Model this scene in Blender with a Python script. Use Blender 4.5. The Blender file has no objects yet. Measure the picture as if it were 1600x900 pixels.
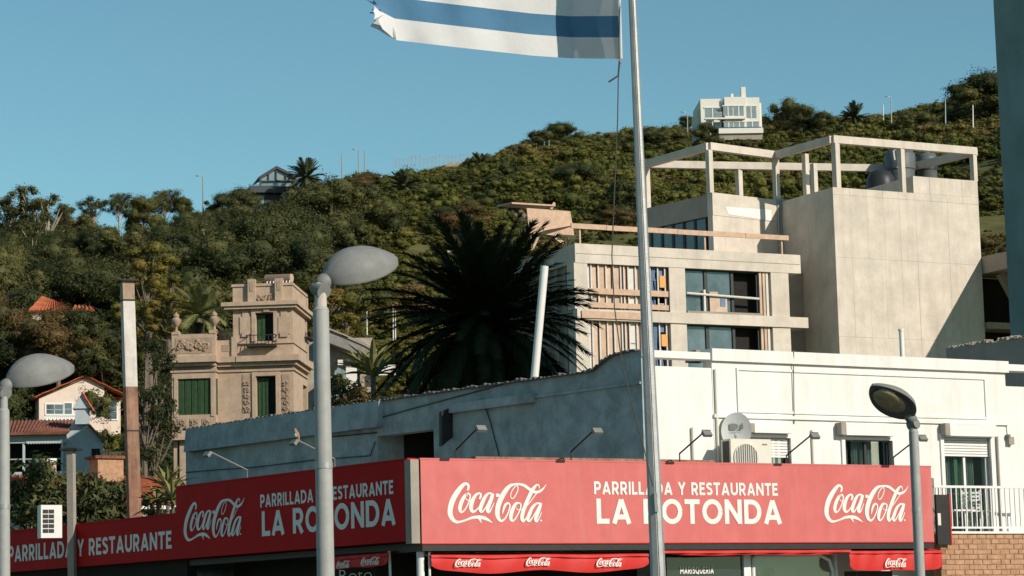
import bpy, bmesh, math, random
import numpy as np
from mathutils import Vector as V, Matrix
C = bpy.context.scene.collection
SC = bpy.context.scene
rnd = random.Random(7)
R = math.radians
# ---------------------------------------------------------------- camera
FPX, PITCH, ROLL, EYE = 4000.0, math.atan(550/4000), 0.025, V((0, 0, 1.6))
R0, U0, F0 = V((1, 0, 0)), V((0, -math.sin(PITCH), math.cos(PITCH))), V((0, math.cos(PITCH), math.sin(PITCH)))
CR = R0*math.cos(ROLL) - U0*math.sin(ROLL)
CU = R0*math.sin(ROLL) + U0*math.cos(ROLL)
cam = bpy.data.cameras.new('camera'); camo = bpy.data.objects.new('camera', cam); C.objects.link(camo)
cam.sensor_width = 36; cam.lens = 36*FPX/1600; cam.clip_end = 6000; cam.clip_start = 0.5
M4 = Matrix((CR, CU, -F0)).transposed().to_4x4(); M4.translation = EYE
camo.matrix_world = M4; SC.camera = camo
# ---------------------------------------------------------------- light
SUN_AZ, SUN_EL = R(50), R(27)            # azimuth measured from straight behind the camera towards the right
sdir = V((math.sin(SUN_AZ)*math.cos(SUN_EL), -math.cos(SUN_AZ)*math.cos(SUN_EL), math.sin(SUN_EL)))
sl = bpy.data.lights.new('sun', 'SUN'); sl.energy = 4.6; sl.angle = R(0.5); sl.color = (1.0, 0.91, 0.79)
so = bpy.data.objects.new('sun', sl); C.objects.link(so); so.rotation_euler = sdir.to_track_quat('Z', 'Y').to_euler(); so.location = (40, -40, 60)
w = bpy.data.worlds.new('World'); SC.world = w; w.use_nodes = True
wt = w.node_tree; wt.nodes.clear()
sk = wt.nodes.new('ShaderNodeTexSky'); sk.sky_type = 'NISHITA'; sk.sun_disc = False
sk.sun_elevation = SUN_EL; sk.sun_rotation = math.pi - SUN_AZ; sk.air_density = 1.0; sk.dust_density = 0.2; sk.ozone_density = 2.2; sk.altitude = 300
bg = wt.nodes.new('ShaderNodeBackground'); bg.inputs['Strength'].default_value = 0.085
wo = wt.nodes.new('ShaderNodeOutputWorld')
tn = wt.nodes.new('ShaderNodeVectorMath'); tn.operation = 'MULTIPLY'; tn.inputs[1].default_value = (0.95, 1.29, 1.13)
wt.links.new(sk.outputs[0], tn.inputs[0]); wt.links.new(tn.outputs[0], bg.inputs[0]); wt.links.new(bg.outputs[0], wo.inputs[0])
SC.view_settings.view_transform = 'Standard'; SC.view_settings.look = 'None'; SC.view_settings.exposure = 0; SC.view_settings.gamma = 1
# ---------------------------------------------------------------- projection helpers (a pixel of the photo at a chosen distance)
def ray(px, py):
    d = F0 + CR*((px-800)/FPX) + CU*((450-py)/FPX); return d/d.y
def P(px, py, D): return EYE + ray(px, py)*D
def Pz(px, py, z): d = ray(px, py); return EYE + d*((z-EYE.z)/d.z)
class Fr:                                  # upright facade frame: x to the right, y into the wall, z up (world height)
    def __init__(s, o, ex):
        s.o = V((o.x, o.y, 0)); s.ex = V((ex.x, ex.y, 0)).normalized(); s.ez = V((0, 0, 1)); s.ey = s.ez.cross(s.ex)
    def p(s, x, y, z): return s.o + s.ex*x + s.ey*y + s.ez*z
    def uv(s, px, py, y=0):
        d = ray(px, py); o = s.o + s.ey*y
        t = (o-EYE).dot(s.ey)/d.dot(s.ey); q = EYE + d*t - s.o
        return q.dot(s.ex), q.z
    def box(s, x0, y0, x1, y1, y=0):       # pixel box -> x0,x1,z0,z1 on the plane
        xm, ym = (x0+x1)/2, (y0+y1)/2
        return s.uv(x0, ym, y)[0], s.uv(x1, ym, y)[0], s.uv(xm, y1, y)[1], s.uv(xm, y0, y)[1]
def frame2(p1, D1, p2):
    a = P(*p1, D1); b = Pz(*p2, a.z); return (Fr(a, b-a) if p2[0] > p1[0] else Fr(a, a-b)), a.z
# ---------------------------------------------------------------- mesh builder
class MB:
    def __init__(s): s.v = []; s.f = []; s.sm = False
    def add(s, vs, fs):
        n = len(s.v); s.v += [tuple(v) for v in vs]; s.f += [tuple(i+n for i in f) for f in fs]; return s
    def hexa(s, p):                        # 8 points: bottom 4, top 4
        return s.add(p, [(0, 3, 2, 1), (4, 5, 6, 7), (0, 1, 5, 4), (1, 2, 6, 5), (2, 3, 7, 6), (3, 0, 4, 7)])
    def fb(s, fr, x0, x1, y0, y1, z0, z1):
        return s.hexa([fr.p(x, y, z) for z in (z0, z1) for x, y in ((x0, y0), (x1, y0), (x1, y1), (x0, y1))])
    def box(s, c, h):
        return s.hexa([V(c)+V((sx*h[0], sy*h[1], sz*h[2])) for sz in (-1, 1) for sx, sy in ((-1, -1), (1, -1), (1, 1), (-1, 1))])
    def bar(s, a, b, w, h, up=V((0, 0, 1))):
        a, b = V(a), V(b); d = (b-a).normalized(); sd = d.cross(up)
        if sd.length < 1e-4: sd = V((1, 0, 0))
        sd.normalize(); u = sd.cross(d)
        return s.hexa([p+sd*(w/2*i)+u*(h/2*j) for p in (a, b) for i, j in ((-1, -1), (1, -1), (1, 1), (-1, 1))])
    def prism(s, pts, ext):
        n = len(pts); pts = [V(p) for p in pts]; e = V(ext)
        return s.add(pts+[p+e for p in pts], [tuple(range(n))[::-1], tuple(range(n, 2*n))] + [(i, (i+1) % n, n+(i+1) % n, n+i) for i in range(n)])
    def tube(s, pts, rad, n=10, cap=True):
        pts = [V(p) for p in pts]; rad = rad if isinstance(rad, (list, tuple)) else [rad]*len(pts)
        vs, fs = [], []; ref = None
        for i, p in enumerate(pts):
            d = (pts[min(i+1, len(pts)-1)]-pts[max(i-1, 0)]).normalized()
            if ref is None: ref = d.orthogonal()
            a = (ref-d*ref.dot(d)); a = a.normalized() if a.length > 1e-5 else d.orthogonal().normalized(); ref = a
            b = d.cross(a)
            vs += [p+(a*math.cos(6.28318*k/n)+b*math.sin(6.28318*k/n))*rad[i] for k in range(n)]
        for i in range(len(pts)-1):
            fs += [(i*n+k, i*n+(k+1) % n, (i+1)*n+(k+1) % n, (i+1)*n+k) for k in range(n)]
        if cap: fs += [tuple(range(n))[::-1], tuple(range((len(pts)-1)*n, len(pts)*n))]
        return s.add(vs, fs)
    def lathe(s, o, prof, n=16, ax=V((0, 0, 1))):
        return s.tube([V(o)+ax*z for r, z in prof], [max(r, 1e-4) for r, z in prof], n)
    def ell(s, c, ax, ay, az, nu=16, nv=10, half=False):
        vs, fs = [], []; c = V(c); v0 = 0 if half else -math.pi/2
        for j in range(nv+1):
            t = v0+(math.pi/2-v0)*j/nv
            vs += [c+ax*(math.cos(t)*math.cos(6.28318*i/nu))+ay*(math.cos(t)*math.sin(6.28318*i/nu))+az*math.sin(t) for i in range(nu)]
        for j in range(nv): fs += [(j*nu+i, j*nu+(i+1) % nu, (j+1)*nu+(i+1) % nu, (j+1)*nu+i) for i in range(nu)]
        return s.add(vs, fs)
OFF = {}
def tag(o, label=None, cat=None, group=None, kind=None):
    for k, v in (('label', label), ('category', cat), ('group', group), ('kind', kind)):
        if v: o[k] = v
    return o
def thing(name, label, cat, loc, group=None):
    o = bpy.data.objects.new(name, None); o.empty_display_size = 0.3; C.objects.link(o); o.location = loc; OFF[o] = V(loc)
    return tag(o, label, cat, group)
def obj(name, mb, m, parent=None, label=None, base=None, smooth=False, kind=None):
    off = OFF[parent] if parent else (V(base) if base is not None else V((0, 0, 0)))
    me = bpy.data.meshes.new(name); me.from_pydata([tuple(V(v)-off) for v in mb.v], [], mb.f)
    if smooth or mb.sm: me.polygons.foreach_set('use_smooth', [True]*len(me.polygons)); me.set_sharp_from_angle(angle=R(40))
    me.materials.append(m); me.update()
    o = bpy.data.objects.new(name, me); C.objects.link(o)
    if parent: o.parent = parent
    else: o.location = off
    OFF[o] = off; tag(o, label, None, None, kind); return o
def solo(name, mb, m, label, cat, base, group=None, smooth=False):
    return tag(obj(name, mb, m, None, None, base, smooth), label, cat, group)
def inst(name, src, parent, mat4):          # a further piece sharing mesh data, placed in the parent's local space
    o = bpy.data.objects.new(name, src); C.objects.link(o); o.parent = parent; o.matrix_local = mat4; return o
def copy_tree(o, parent=None):
    c = o.copy(); C.objects.link(c); c.parent = parent
    for ch in list(o.children): copy_tree(ch, c)
    return c
# ---------------------------------------------------------------- materials
def mat(name, col, rough=0.8, var=0.15, sc=2.0, bump=0.15, bsc=25, metal=0.0, dirt=0.0, dcol=(0.08, 0.07, 0.055), dsc=(1.5, 1.5, 0.25), trans=0.0, spec=0.3):
    m = bpy.data.materials.new(name); m.use_nodes = True; t = m.node_tree; N = t.nodes; L = t.links
    b = N['Principled BSDF']; b.inputs['Roughness'].default_value = rough; b.inputs['Metallic'].default_value = metal; b.inputs['Specular IOR Level'].default_value = spec
    g = N.new('ShaderNodeNewGeometry')
    n1 = N.new('ShaderNodeTexNoise'); n1.inputs['Scale'].default_value = sc; n1.inputs['Detail'].default_value = 7; n1.inputs['Roughness'].default_value = 0.65; L.new(g.outputs['Position'], n1.inputs['Vector'])
    mr = N.new('ShaderNodeMapRange'); mr.inputs['From Min'].default_value = 0.3; mr.inputs['From Max'].default_value = 0.7; mr.inputs['To Min'].default_value = 1-var; mr.inputs['To Max'].default_value = 1+var; L.new(n1.outputs[0], mr.inputs[0])
    mx = N.new('ShaderNodeVectorMath'); mx.operation = 'SCALE'; mx.inputs[0].default_value = col[:3]; L.new(mr.outputs[0], mx.inputs['Scale'])
    out = mx.outputs[0]
    if dirt:
        mp = N.new('ShaderNodeMapping'); mp.inputs['Scale'].default_value = dsc; L.new(g.outputs['Position'], mp.inputs[0])
        n2 = N.new('ShaderNodeTexNoise'); n2.inputs['Scale'].default_value = 1.3; n2.inputs['Detail'].default_value = 8; n2.inputs['Roughness'].default_value = 0.7; L.new(mp.outputs[0], n2.inputs['Vector'])
        m2 = N.new('ShaderNodeMapRange'); m2.inputs['From Min'].default_value = 0.47; m2.inputs['From Max'].default_value = 0.8; m2.inputs['To Max'].default_value = dirt; L.new(n2.outputs[0], m2.inputs[0])
        mi = N.new('ShaderNodeMix'); mi.data_type = 'RGBA'; L.new(m2.outputs[0], mi.inputs[0]); L.new(out, mi.inputs[6]); mi.inputs[7].default_value = (*dcol, 1); out = mi.outputs[2]
    L.new(out, b.inputs['Base Color'])
    if bump:
        n3 = N.new('ShaderNodeTexNoise'); n3.inputs['Scale'].default_value = bsc; n3.inputs['Detail'].default_value = 5; L.new(g.outputs['Position'], n3.inputs['Vector'])
        bp = N.new('ShaderNodeBump'); bp.inputs['Strength'].default_value = bump; bp.inputs['Distance'].default_value = 0.02; L.new(n3.outputs[0], bp.inputs['Height']); L.new(bp.outputs[0], b.inputs['Normal'])
    if trans:
        tr = N.new('ShaderNodeBsdfTranslucent'); L.new(out, tr.inputs[0]); ms = N.new('ShaderNodeMixShader'); ms.inputs[0].default_value = trans
        L.new(b.outputs[0], ms.inputs[1]); L.new(tr.outputs[0], ms.inputs[2]); L.new(ms.outputs[0], N['Material Output'].inputs[0])
    return m
def leafmat(name, cols, trans=0.2, bump=0):         # tint attribute picks the leaf colour (species / age), never shade
    m = bpy.data.materials.new(name); m.use_nodes = True; t = m.node_tree; N = t.nodes; L = t.links
    b = N['Principled BSDF']; b.inputs['Roughness'].default_value = 0.6; b.inputs['Specular IOR Level'].default_value = 0.25
    a = N.new('ShaderNodeAttribute'); a.attribute_name = 'tint'
    oi = N.new('ShaderNodeObjectInfo'); ad = N.new('ShaderNodeMath'); ad.operation = 'MULTIPLY_ADD'; ad.inputs[1].default_value = 0.45; L.new(oi.outputs['Random'], ad.inputs[0]); 
    sb = N.new('ShaderNodeMath'); sb.operation = 'SUBTRACT'; L.new(a.outputs['Fac'], sb.inputs[0]); sb.inputs[1].default_value = 0.2; L.new(sb.outputs[0], ad.inputs[2])
    r = N.new('ShaderNodeValToRGB'); cr = r.color_ramp
    while len(cr.elements) < len(cols): cr.elements.new(0.5)
    for i, c in enumerate(cols): cr.elements[i].position = i/(len(cols)-1); cr.elements[i].color = (*c, 1)
    L.new(ad.outputs[0], r.inputs[0]); L.new(r.outputs[0], b.inputs['Base Color'])
    if bump:
        tc = N.new('ShaderNodeTexCoord'); n3 = N.new('ShaderNodeTexNoise'); n3.inputs['Scale'].default_value = bump; n3.inputs['Detail'].default_value = 4; L.new(tc.outputs['Object'], n3.inputs['Vector']); bp = N.new('ShaderNodeBump'); bp.inputs['Strength'].default_value = 1.0; bp.inputs['Distance'].default_value = .35; L.new(n3.outputs[0], bp.inputs['Height']); L.new(bp.outputs[0], b.inputs['Normal'])
    tr = N.new('ShaderNodeBsdfTranslucent'); L.new(r.outputs[0], tr.inputs[0]); ms = N.new('ShaderNodeMixShader'); ms.inputs[0].default_value = trans
    L.new(b.outputs[0], ms.inputs[1]); L.new(tr.outputs[0], ms.inputs[2]); L.new(ms.outputs[0], N['Material Output'].inputs[0]); return m
def glassmat(name, tint, fac):
    m = bpy.data.materials.new(name); m.use_nodes = True; t = m.node_tree; N = t.nodes; L = t.links; N.remove(N['Principled BSDF'])
    tr = N.new('ShaderNodeBsdfTransparent'); tr.inputs[0].default_value = (*tint, 1); gl = N.new('ShaderNodeBsdfGlossy'); gl.inputs['Roughness'].default_value = 0.03
    ms = N.new('ShaderNodeMixShader'); ms.inputs[0].default_value = fac; L.new(tr.outputs[0], ms.inputs[1]); L.new(gl.outputs[0], ms.inputs[2]); L.new(ms.outputs[0], N['Material Output'].inputs[0]); return m
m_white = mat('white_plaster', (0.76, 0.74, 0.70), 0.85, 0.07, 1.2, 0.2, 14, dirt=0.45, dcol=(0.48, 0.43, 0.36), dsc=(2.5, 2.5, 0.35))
m_trim = mat('white_trim', (0.73, 0.715, 0.69), 0.6, 0.04, 3, 0.04)
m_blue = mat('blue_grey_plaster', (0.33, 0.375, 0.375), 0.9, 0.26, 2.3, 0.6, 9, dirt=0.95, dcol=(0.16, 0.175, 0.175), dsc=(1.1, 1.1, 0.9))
m_coping = mat('old_tile_coping', (0.13, 0.12, 0.11), 0.9, 0.6, 14, 0.4)
m_red_shade = mat('shaded_red_vinyl', (0.46, 0.010, 0.011), 0.7, 0.10, 2.2, 0.10, 5, dirt=0.2, dcol=(0.3, 0.02, 0.02), spec=0.12)  # side signs: their shade is put into this deeper red
m_redA = mat('red_awning_fabric', (0.55, 0.025, 0.02), 0.6, 0.10, 5, 0.1, 12)
m_red_lit = mat('sunlit_red_vinyl', (0.56, 0.125, 0.115), 0.55, 0.08, 2.2, 0.10, 5, dirt=0.35, dcol=(0.66, 0.25, 0.23), dsc=(3, 3, 0.5), spec=0.35)  # same vinyl on the front, sun glare put into its paler colour
m_letter = mat('white_vinyl_lettering', (0.74, 0.71, 0.67), 0.6, 0.04, 4, 0)
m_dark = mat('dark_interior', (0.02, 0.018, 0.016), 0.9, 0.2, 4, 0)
m_black = mat('black_paint', (0.025, 0.023, 0.022), 0.5, 0.2, 6, 0.05)
m_galv = mat('galvanised_steel', (0.36, 0.36, 0.35), 0.5, 0.14, 9, 0.1, 60, metal=0.35, dirt=0.25, dcol=(0.2, 0.18, 0.16))
m_pole = mat('grey_pole_paint', (0.34, 0.34, 0.32), 0.55, 0.12, 6, 0.08, 50, dirt=0.3, dcol=(0.25, 0.22, 0.19))
m_head = mat('grey_lamp_shell', (0.20, 0.20, 0.19), 0.6, 0.14, 9, 0.06, 40, dirt=0.35, dcol=(0.17, 0.16, 0.14), dsc=(4, 4, 3))
m_lens = mat('dirty_lamp_lens', (0.45, 0.34, 0.19), 0.35, 0.3, 14, 0.1)
m_rim = mat('dark_lamp_rim', (0.16, 0.155, 0.14), 0.6, 0.2, 12, 0.1)
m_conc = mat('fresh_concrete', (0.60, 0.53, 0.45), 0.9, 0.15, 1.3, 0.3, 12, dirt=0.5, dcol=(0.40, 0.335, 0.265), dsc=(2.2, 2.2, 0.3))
m_pool = mat('pool_blue', (0.05, 0.08, 0.16), 0.4, 0.1, 2, 0)
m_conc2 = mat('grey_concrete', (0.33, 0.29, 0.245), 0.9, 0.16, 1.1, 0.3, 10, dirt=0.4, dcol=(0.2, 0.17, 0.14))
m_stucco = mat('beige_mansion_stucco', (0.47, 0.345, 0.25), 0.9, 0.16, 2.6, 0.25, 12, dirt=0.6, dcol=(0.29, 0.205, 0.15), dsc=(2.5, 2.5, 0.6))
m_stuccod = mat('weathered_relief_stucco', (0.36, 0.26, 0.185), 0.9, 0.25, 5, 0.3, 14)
m_shut = mat('green_shutter_paint', (0.035, 0.075, 0.03), 0.6, 0.25, 6, 0.1)
m_wood = mat('new_pine_timber', (0.54, 0.37, 0.26), 0.75, 0.16, 5, 0.1, 20)
m_stud = mat('pale_metal_stud', (0.62, 0.58, 0.53), 0.6, 0.08, 6, 0.03)
m_insul = mat('peach_board', (0.57, 0.42, 0.32), 0.85, 0.22, 1.7, 0.1, dirt=0.5, dcol=(0.62, 0.52, 0.44))
m_rboard = mat('reddish_brick_board', (0.46, 0.27, 0.20), 0.9, 0.25, 4, 0.2)
m_bluep = mat('blue_pipe_wrap', (0.13, 0.20, 0.31), 0.6, 0.2, 6, 0.1)
m_orange = mat('orange_box_plastic', (0.72, 0.34, 0.10), 0.6, 0.1, 5, 0.05)
m_wglass = mat('blue_window_glass', (0.085, 0.12, 0.13), 0.04, 0.6, 0.8, 0.015, spec=0.8)
m_dglass = mat('dark_window_glass', (0.018, 0.026, 0.030), 0.06, 0.3, 1, 0.01, spec=0.7)
m_frame = mat('dark_window_frame', (0.03, 0.033, 0.035), 0.5, 0.2, 5, 0)
m_clear = glassmat('clear_window_glass', (0.75, 0.82, 0.8), 0.07)
m_curt = mat('pale_curtain', (0.5, 0.52, 0.5), 0.9, 0.12, 3, 0.1)
m_tile = mat('terracotta_roof_tile', (0.42, 0.115, 0.05), 0.85, 0.3, 4, 0.2, 10, dirt=0.45, dcol=(0.16, 0.08, 0.05))
m_tiled = mat('dark_roof_tile', (0.19, 0.075, 0.05), 0.9, 0.5, 3, 0.2, 10)  # darker, more mottled version of the roof tile colour
m_cream = mat('cream_house_wall', (0.68, 0.55, 0.46), 0.9, 0.06, 2, 0.1)
m_hwall = mat('blue_white_house_wall', (0.42, 0.47, 0.5), 0.9, 0.08, 2, 0.15, dirt=0.25, dcol=(0.2, 0.2, 0.2))
m_brick = mat('tan_brick', (0.43, 0.245, 0.145), 0.9, 0.28, 7, 0.3, 30)
m_mortar = mat('brown_mortar', (0.26, 0.16, 0.10), 0.95, 0.2, 10, 0.3, 40)
m_plast = mat('white_pvc', (0.72, 0.70, 0.66), 0.45, 0.05, 3, 0.02)
m_ac = mat('cream_appliance_paint', (0.66, 0.63, 0.54), 0.5, 0.05, 4, 0.02)
m_dish = mat('satellite_dish_grey', (0.50, 0.51, 0.49), 0.5, 0.06, 4, 0.03)
m_print = mat('grey_print', (0.20, 0.20, 0.19), 0.6, 0.1, 6, 0)
m_rust = mat('rusty_brown_render', (0.26, 0.13, 0.085), 0.9, 0.4, 3, 0.3, dirt=0.8, dcol=(0.40, 0.30, 0.22), dsc=(9, 9, 0.5))
m_chim = mat('whitewashed_render', (0.60, 0.55, 0.50), 0.9, 0.16, 3, 0.2, dirt=0.75, dcol=(0.36, 0.2, 0.14), dsc=(6, 6, 0.5))
m_tank = mat('grey_tank_plastic', (0.10, 0.115, 0.12), 0.5, 0.15, 3, 0.05)
m_tankd = mat('black_tank_plastic', (0.03, 0.033, 0.035), 0.45, 0.15, 3, 0.03)
m_teal = mat('teal_render', (0.20, 0.275, 0.265), 0.9, 0.2, 0.5, 0.5, 5, dirt=0.3, dcol=(0.08, 0.12, 0.12))
m_fwhite = mat('white_flag_cloth', (0.82, 0.80, 0.78), 0.9, 0.03, 3, 0.35, 9, trans=0.3)
m_fblue = mat('blue_flag_cloth', (0.10, 0.24, 0.39), 0.9, 0.05, 3, 0.35, 9, trans=0.3)
m_gold = mat('gold_flag_print', (0.7, 0.45, 0.1), 0.9, 0.05, 3, 0.1)
m_bark = mat('grey_bark', (0.16, 0.125, 0.095), 0.95, 0.3, 3, 0.4, 8)
m_barkp = mat('pale_bark', (0.36, 0.30, 0.23), 0.95, 0.3, 3, 0.3, 8)
m_palm = mat('dark_palm_frond', (0.022, 0.030, 0.012), 0.6, 0.3, 3, 0, spec=0.12)
m_palmr = mat('palm_midrib', (0.05, 0.055, 0.022), 0.7, 0.3, 3, 0)
m_palmt = mat('palm_trunk_bark', (0.05, 0.04, 0.03), 0.95, 0.4, 4, 0.6, 8)
m_agave = mat('yellow_green_agave', (0.19, 0.19, 0.07), 0.7, 0.25, 3, 0.05)
m_hpalm = mat('hill_palm_frond', (0.085, 0.095, 0.045), 0.7, 0.3, 3, 0)
m_soil = mat('scrubby_soil', (0.10, 0.095, 0.028), 0.95, 0.45, 0.25, 0.8, 1.6)
m_asph = mat('asphalt', (0.05, 0.05, 0.05), 0.9, 0.2, 2, 0.2, 60)
m_pave = mat('concrete_paving', (0.30, 0.28, 0.25), 0.9, 0.15, 2, 0.2, 30)
m_rock = mat('pale_stone', (0.36, 0.30, 0.24), 0.95, 0.3, 2, 0.5, 5)
m_rope = mat('dark_rope', (0.07, 0.07, 0.06), 0.9, 0.1, 5, 0)
m_iron = mat('wrought_iron', (0.03, 0.028, 0.025), 0.7, 0.2, 5, 0)
m_bird = mat('brown_bird_feathers', (0.30, 0.20, 0.13), 0.9, 0.3, 40, 0)
m_copper = mat('brown_tank_steel', (0.30, 0.20, 0.14), 0.5, 0.2, 6, 0.05, metal=0.2)
m_chairg = mat('green_chair_paint', (0.16, 0.27, 0.17), 0.6, 0.1, 4, 0)
m_roofg = mat('grey_roofing', (0.24, 0.22, 0.2), 0.9, 0.2, 3, 0.2)
m_gwall = mat('dark_grey_cladding', (0.05, 0.055, 0.06), 0.6, 0.15, 3, 0.05)
m_hill = mat('hill_house_white', (0.72, 0.68, 0.60), 0.8, 0.03, 1, 0.02)
m_hglass = mat('hill_house_glass', (0.22, 0.28, 0.28), 0.1, 0.2, 0.5, 0, spec=0.7)
G1 = [(0.018, 0.028, 0.008), (0.035, 0.05, 0.012), (0.065, 0.08, 0.018), (0.10, 0.105, 0.024), (0.12, 0.085, 0.030)]
SCR = [(0.035, 0.042, 0.008), (0.075, 0.082, 0.013), (0.115, 0.115, 0.018), (0.15, 0.13, 0.027), (0.15, 0.09, 0.034)]
l_scrub = leafmat('scrub_leaves', SCR, .15, 2.2)
l_dark = leafmat('dark_tree_leaves', [(0.02, 0.027, 0.008), (0.042, 0.049, 0.014), (0.066, 0.072, 0.02), (0.095, 0.09, 0.026)])
l_olive = leafmat('olive_tree_leaves', [(0.035, 0.041, 0.013), (0.068, 0.072, 0.021), (0.10, 0.10, 0.028), (0.13, 0.115, 0.036)])
l_gold = leafmat('yellowing_tree_leaves', [(0.08, 0.08, 0.015), (0.13, 0.115, 0.02), (0.17, 0.135, 0.025), (0.18, 0.12, 0.03)])
l_brown = leafmat('reddish_tree_leaves', [(0.06, 0.05, 0.015), (0.10, 0.07, 0.02), (0.13, 0.085, 0.028), (0.15, 0.08, 0.035)])
l_bush = leafmat('garden_bush_leaves', [(0.04, 0.055, 0.018), (0.07, 0.085, 0.028), (0.11, 0.115, 0.04), (0.15, 0.13, 0.05)])
# ---------------------------------------------------------------- frames of the main facades
FS, zS = frame2((658, 718), 47.0, (1455, 730))          # front signboard
FL, zL = frame2((638, 718), 47.0, (275, 762))           # side signboard
FW, zW = frame2((1115, 545), 52.0, (1570, 565))         # white front of the building
_x, _z = FW.uv(1003, 600); cW = FW.p(_x, 0, 0)          # corner of white front and blue side
_f, _q = frame2((930, 580), 52.0, (290, 672)); FB = Fr(cW, _f.ex)   # blue side wall (x runs from -far to 0 at the corner)
FK, zK = frame2((898, 380), 94.0, (1240, 398))          # building under construction
FT, zT = frame2((1303, 211), 98.0, (1527, 230))         # its concrete tower
WIN = {}
# ---------------------------------------------------------------- lettering helpers
def text_part(s, fr, box, y, parent, m, bold=0.02, name='lettering', font_sx=1.0, label=None):
    cu = bpy.data.curves.new(name, 'FONT'); cu.body = s; cu.offset = bold; cu.resolution_u = 4
    tmp = bpy.data.objects.new('tmp_text', cu); C.objects.link(tmp); dg = bpy.context.evaluated_depsgraph_get(); dg.update()
    me = bpy.data.meshes.new_from_object(tmp.evaluated_get(dg)); bpy.data.objects.remove(tmp); bpy.data.curves.remove(cu)
    co = np.empty(len(me.vertices)*3); me.vertices.foreach_get('co', co); co = co.reshape(-1, 3)
    lo, hi = co.min(0), co.max(0); x0, x1, z0, z1 = box
    mb = MB(); mb.v = [tuple(fr.p(x0+(c[0]-lo[0])/(hi[0]-lo[0])*(x1-x0), y, z0+(c[1]-lo[1])/(hi[1]-lo[1])*(z1-z0))) for c in co]
    mb.f = [tuple(p.vertices) for p in me.polygons]; bpy.data.meshes.remove(me)
    return obj(name, mb, m, parent, label)
# block capitals drawn as strokes in a unit cell (x 0..w, y 0..1); arcs as point lists
def _arc(cx, cy, rx, ry, a0, a1, n=10): return [(cx+rx*math.cos(R(a0+(a1-a0)*i/n)), cy+ry*math.sin(R(a0+(a1-a0)*i/n))) for i in range(n+1)]
T_ = 0.2
def _glyphs():
    t = T_/2; b = t; u = 1-t; G = {}
    G['L'] = (0.56, [[(t, 1), (t, 0)], [(t*2, b), (.56, b)]])
    G['I'] = (T_, [[(t, 1), (t, 0)]])
    G['A'] = (0.86, [[(0.095, 0), (.43, .97)], [(.765, 0), (.43, .97)], [(.2, .27), (.66, .27)]])
    G['T'] = (0.70, [[(0, u), (.70, u)], [(.35, 1-2*t), (.35, 0)]])
    G['E'] = (0.60, [[(t, 1), (t, 0)], [(2*t, u), (.58, u)], [(2*t, .52), (.53, .52)], [(2*t, b), (.60, b)]])
    G['N'] = (0.80, [[(t, 0), (t, 1)], [(.80-t, 0), (.80-t, 1)], [(.13, .9), (.67, .1)]])
    G['M'] = (0.94, [[(t, 0), (t, 1)], [(.94-t, 0), (.94-t, 1)], [(.12, .92), (.47, .30)], [(.82, .92), (.47, .30)]])
    G['O'] = (0.94, [_arc(.47, .5, .47-t, .5-t*.9, 0, 360, 28)])
    G['Q'] = (0.94, [_arc(.47, .5, .47-t, .5-t*.9, 0, 360, 28), [(.55, .25), (.88, -.06)]])
    G['D'] = (0.82, [[(t, 1), (t, 0)], [(2*t, u), (.36, u)]+_arc(.36, .5, .46-t, .5-t, 90, -90, 14)+[(2*t, b)]])
    P_ = [(2*t, u), (.36, u)]+_arc(.37, .66, .30-t+.02, .34-t, 90, -90, 10)+[(2*t, .32+t)]
    G['P'] = (0.68, [[(t, 1), (t, 0)], P_]); G['R'] = (0.72, [[(t, 1), (t, 0)], P_, [(.36, .40), (.62, 0)]])
    G['U'] = (0.78, [[(t, 1), (t, .38)]+_arc(.39, .38, .39-t, .38-t, 180, 360, 12)+[(.78-t, 1)]])
    G['Y'] = (0.78, [[(.08, 1), (.39, .45)], [(.70, 1), (.39, .45)], [(.39, .5), (.39, 0)]])
    G['S'] = (0.64, [[(.57, .80)]+_arc(.33, .735, .235, .265-t, 35, 180, 8)+[(.12, .66), (.30, .53), (.50, .44)]+_arc(.31, .285, .25, .285-t, 20, -150, 10)[1:]])
    return G
GLY = _glyphs()
def ribbon(mb, pts, wid, f3, smooth=True, n=6):
    pts = [np.array(p, float) for p in pts]
    kp = [i for i in range(len(pts)) if i == 0 or np.hypot(*(pts[i]-pts[i-1])) > 1e-6]; pts = [pts[i] for i in kp]; wid = [wid[i] for i in kp]
    if smooth and len(pts) > 2:
        q, ww = [], []
        for i in range(len(pts)-1):
            p0, p1, p2, p3 = pts[max(i-1, 0)], pts[i], pts[i+1], pts[min(i+2, len(pts)-1)]
            for k in range(n):
                s = k/n; q.append(0.5*((2*p1)+(-p0+p2)*s+(2*p0-5*p1+4*p2-p3)*s*s+(-p0+3*p1-3*p2+p3)*s**3)); ww.append(wid[i]*(1-s)+wid[i+1]*s)
        q.append(pts[-1]); ww.append(wid[-1]); pts, wid = q, ww
    vs = []
    for i, p in enumerate(pts):
        d = pts[min(i+1, len(pts)-1)]-pts[max(i-1, 0)]; d = d/(np.hypot(*d)+1e-9); nn = np.array((-d[1], d[0]))
        sc = 1.0
        if 0 < i < len(pts)-1 and not smooth:
            e = pts[i]-pts[i-1]; e = e/np.hypot(*e); sc = 1/max(0.5, abs(d.dot(e)))
        vs += [p+nn*wid[i]/2*sc, p-nn*wid[i]/2*sc]
    mb.add([f3(*v) for v in vs], [(2*i, 2*i+1, 2*i+3, 2*i+2) for i in range(len(pts)-1)])
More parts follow.
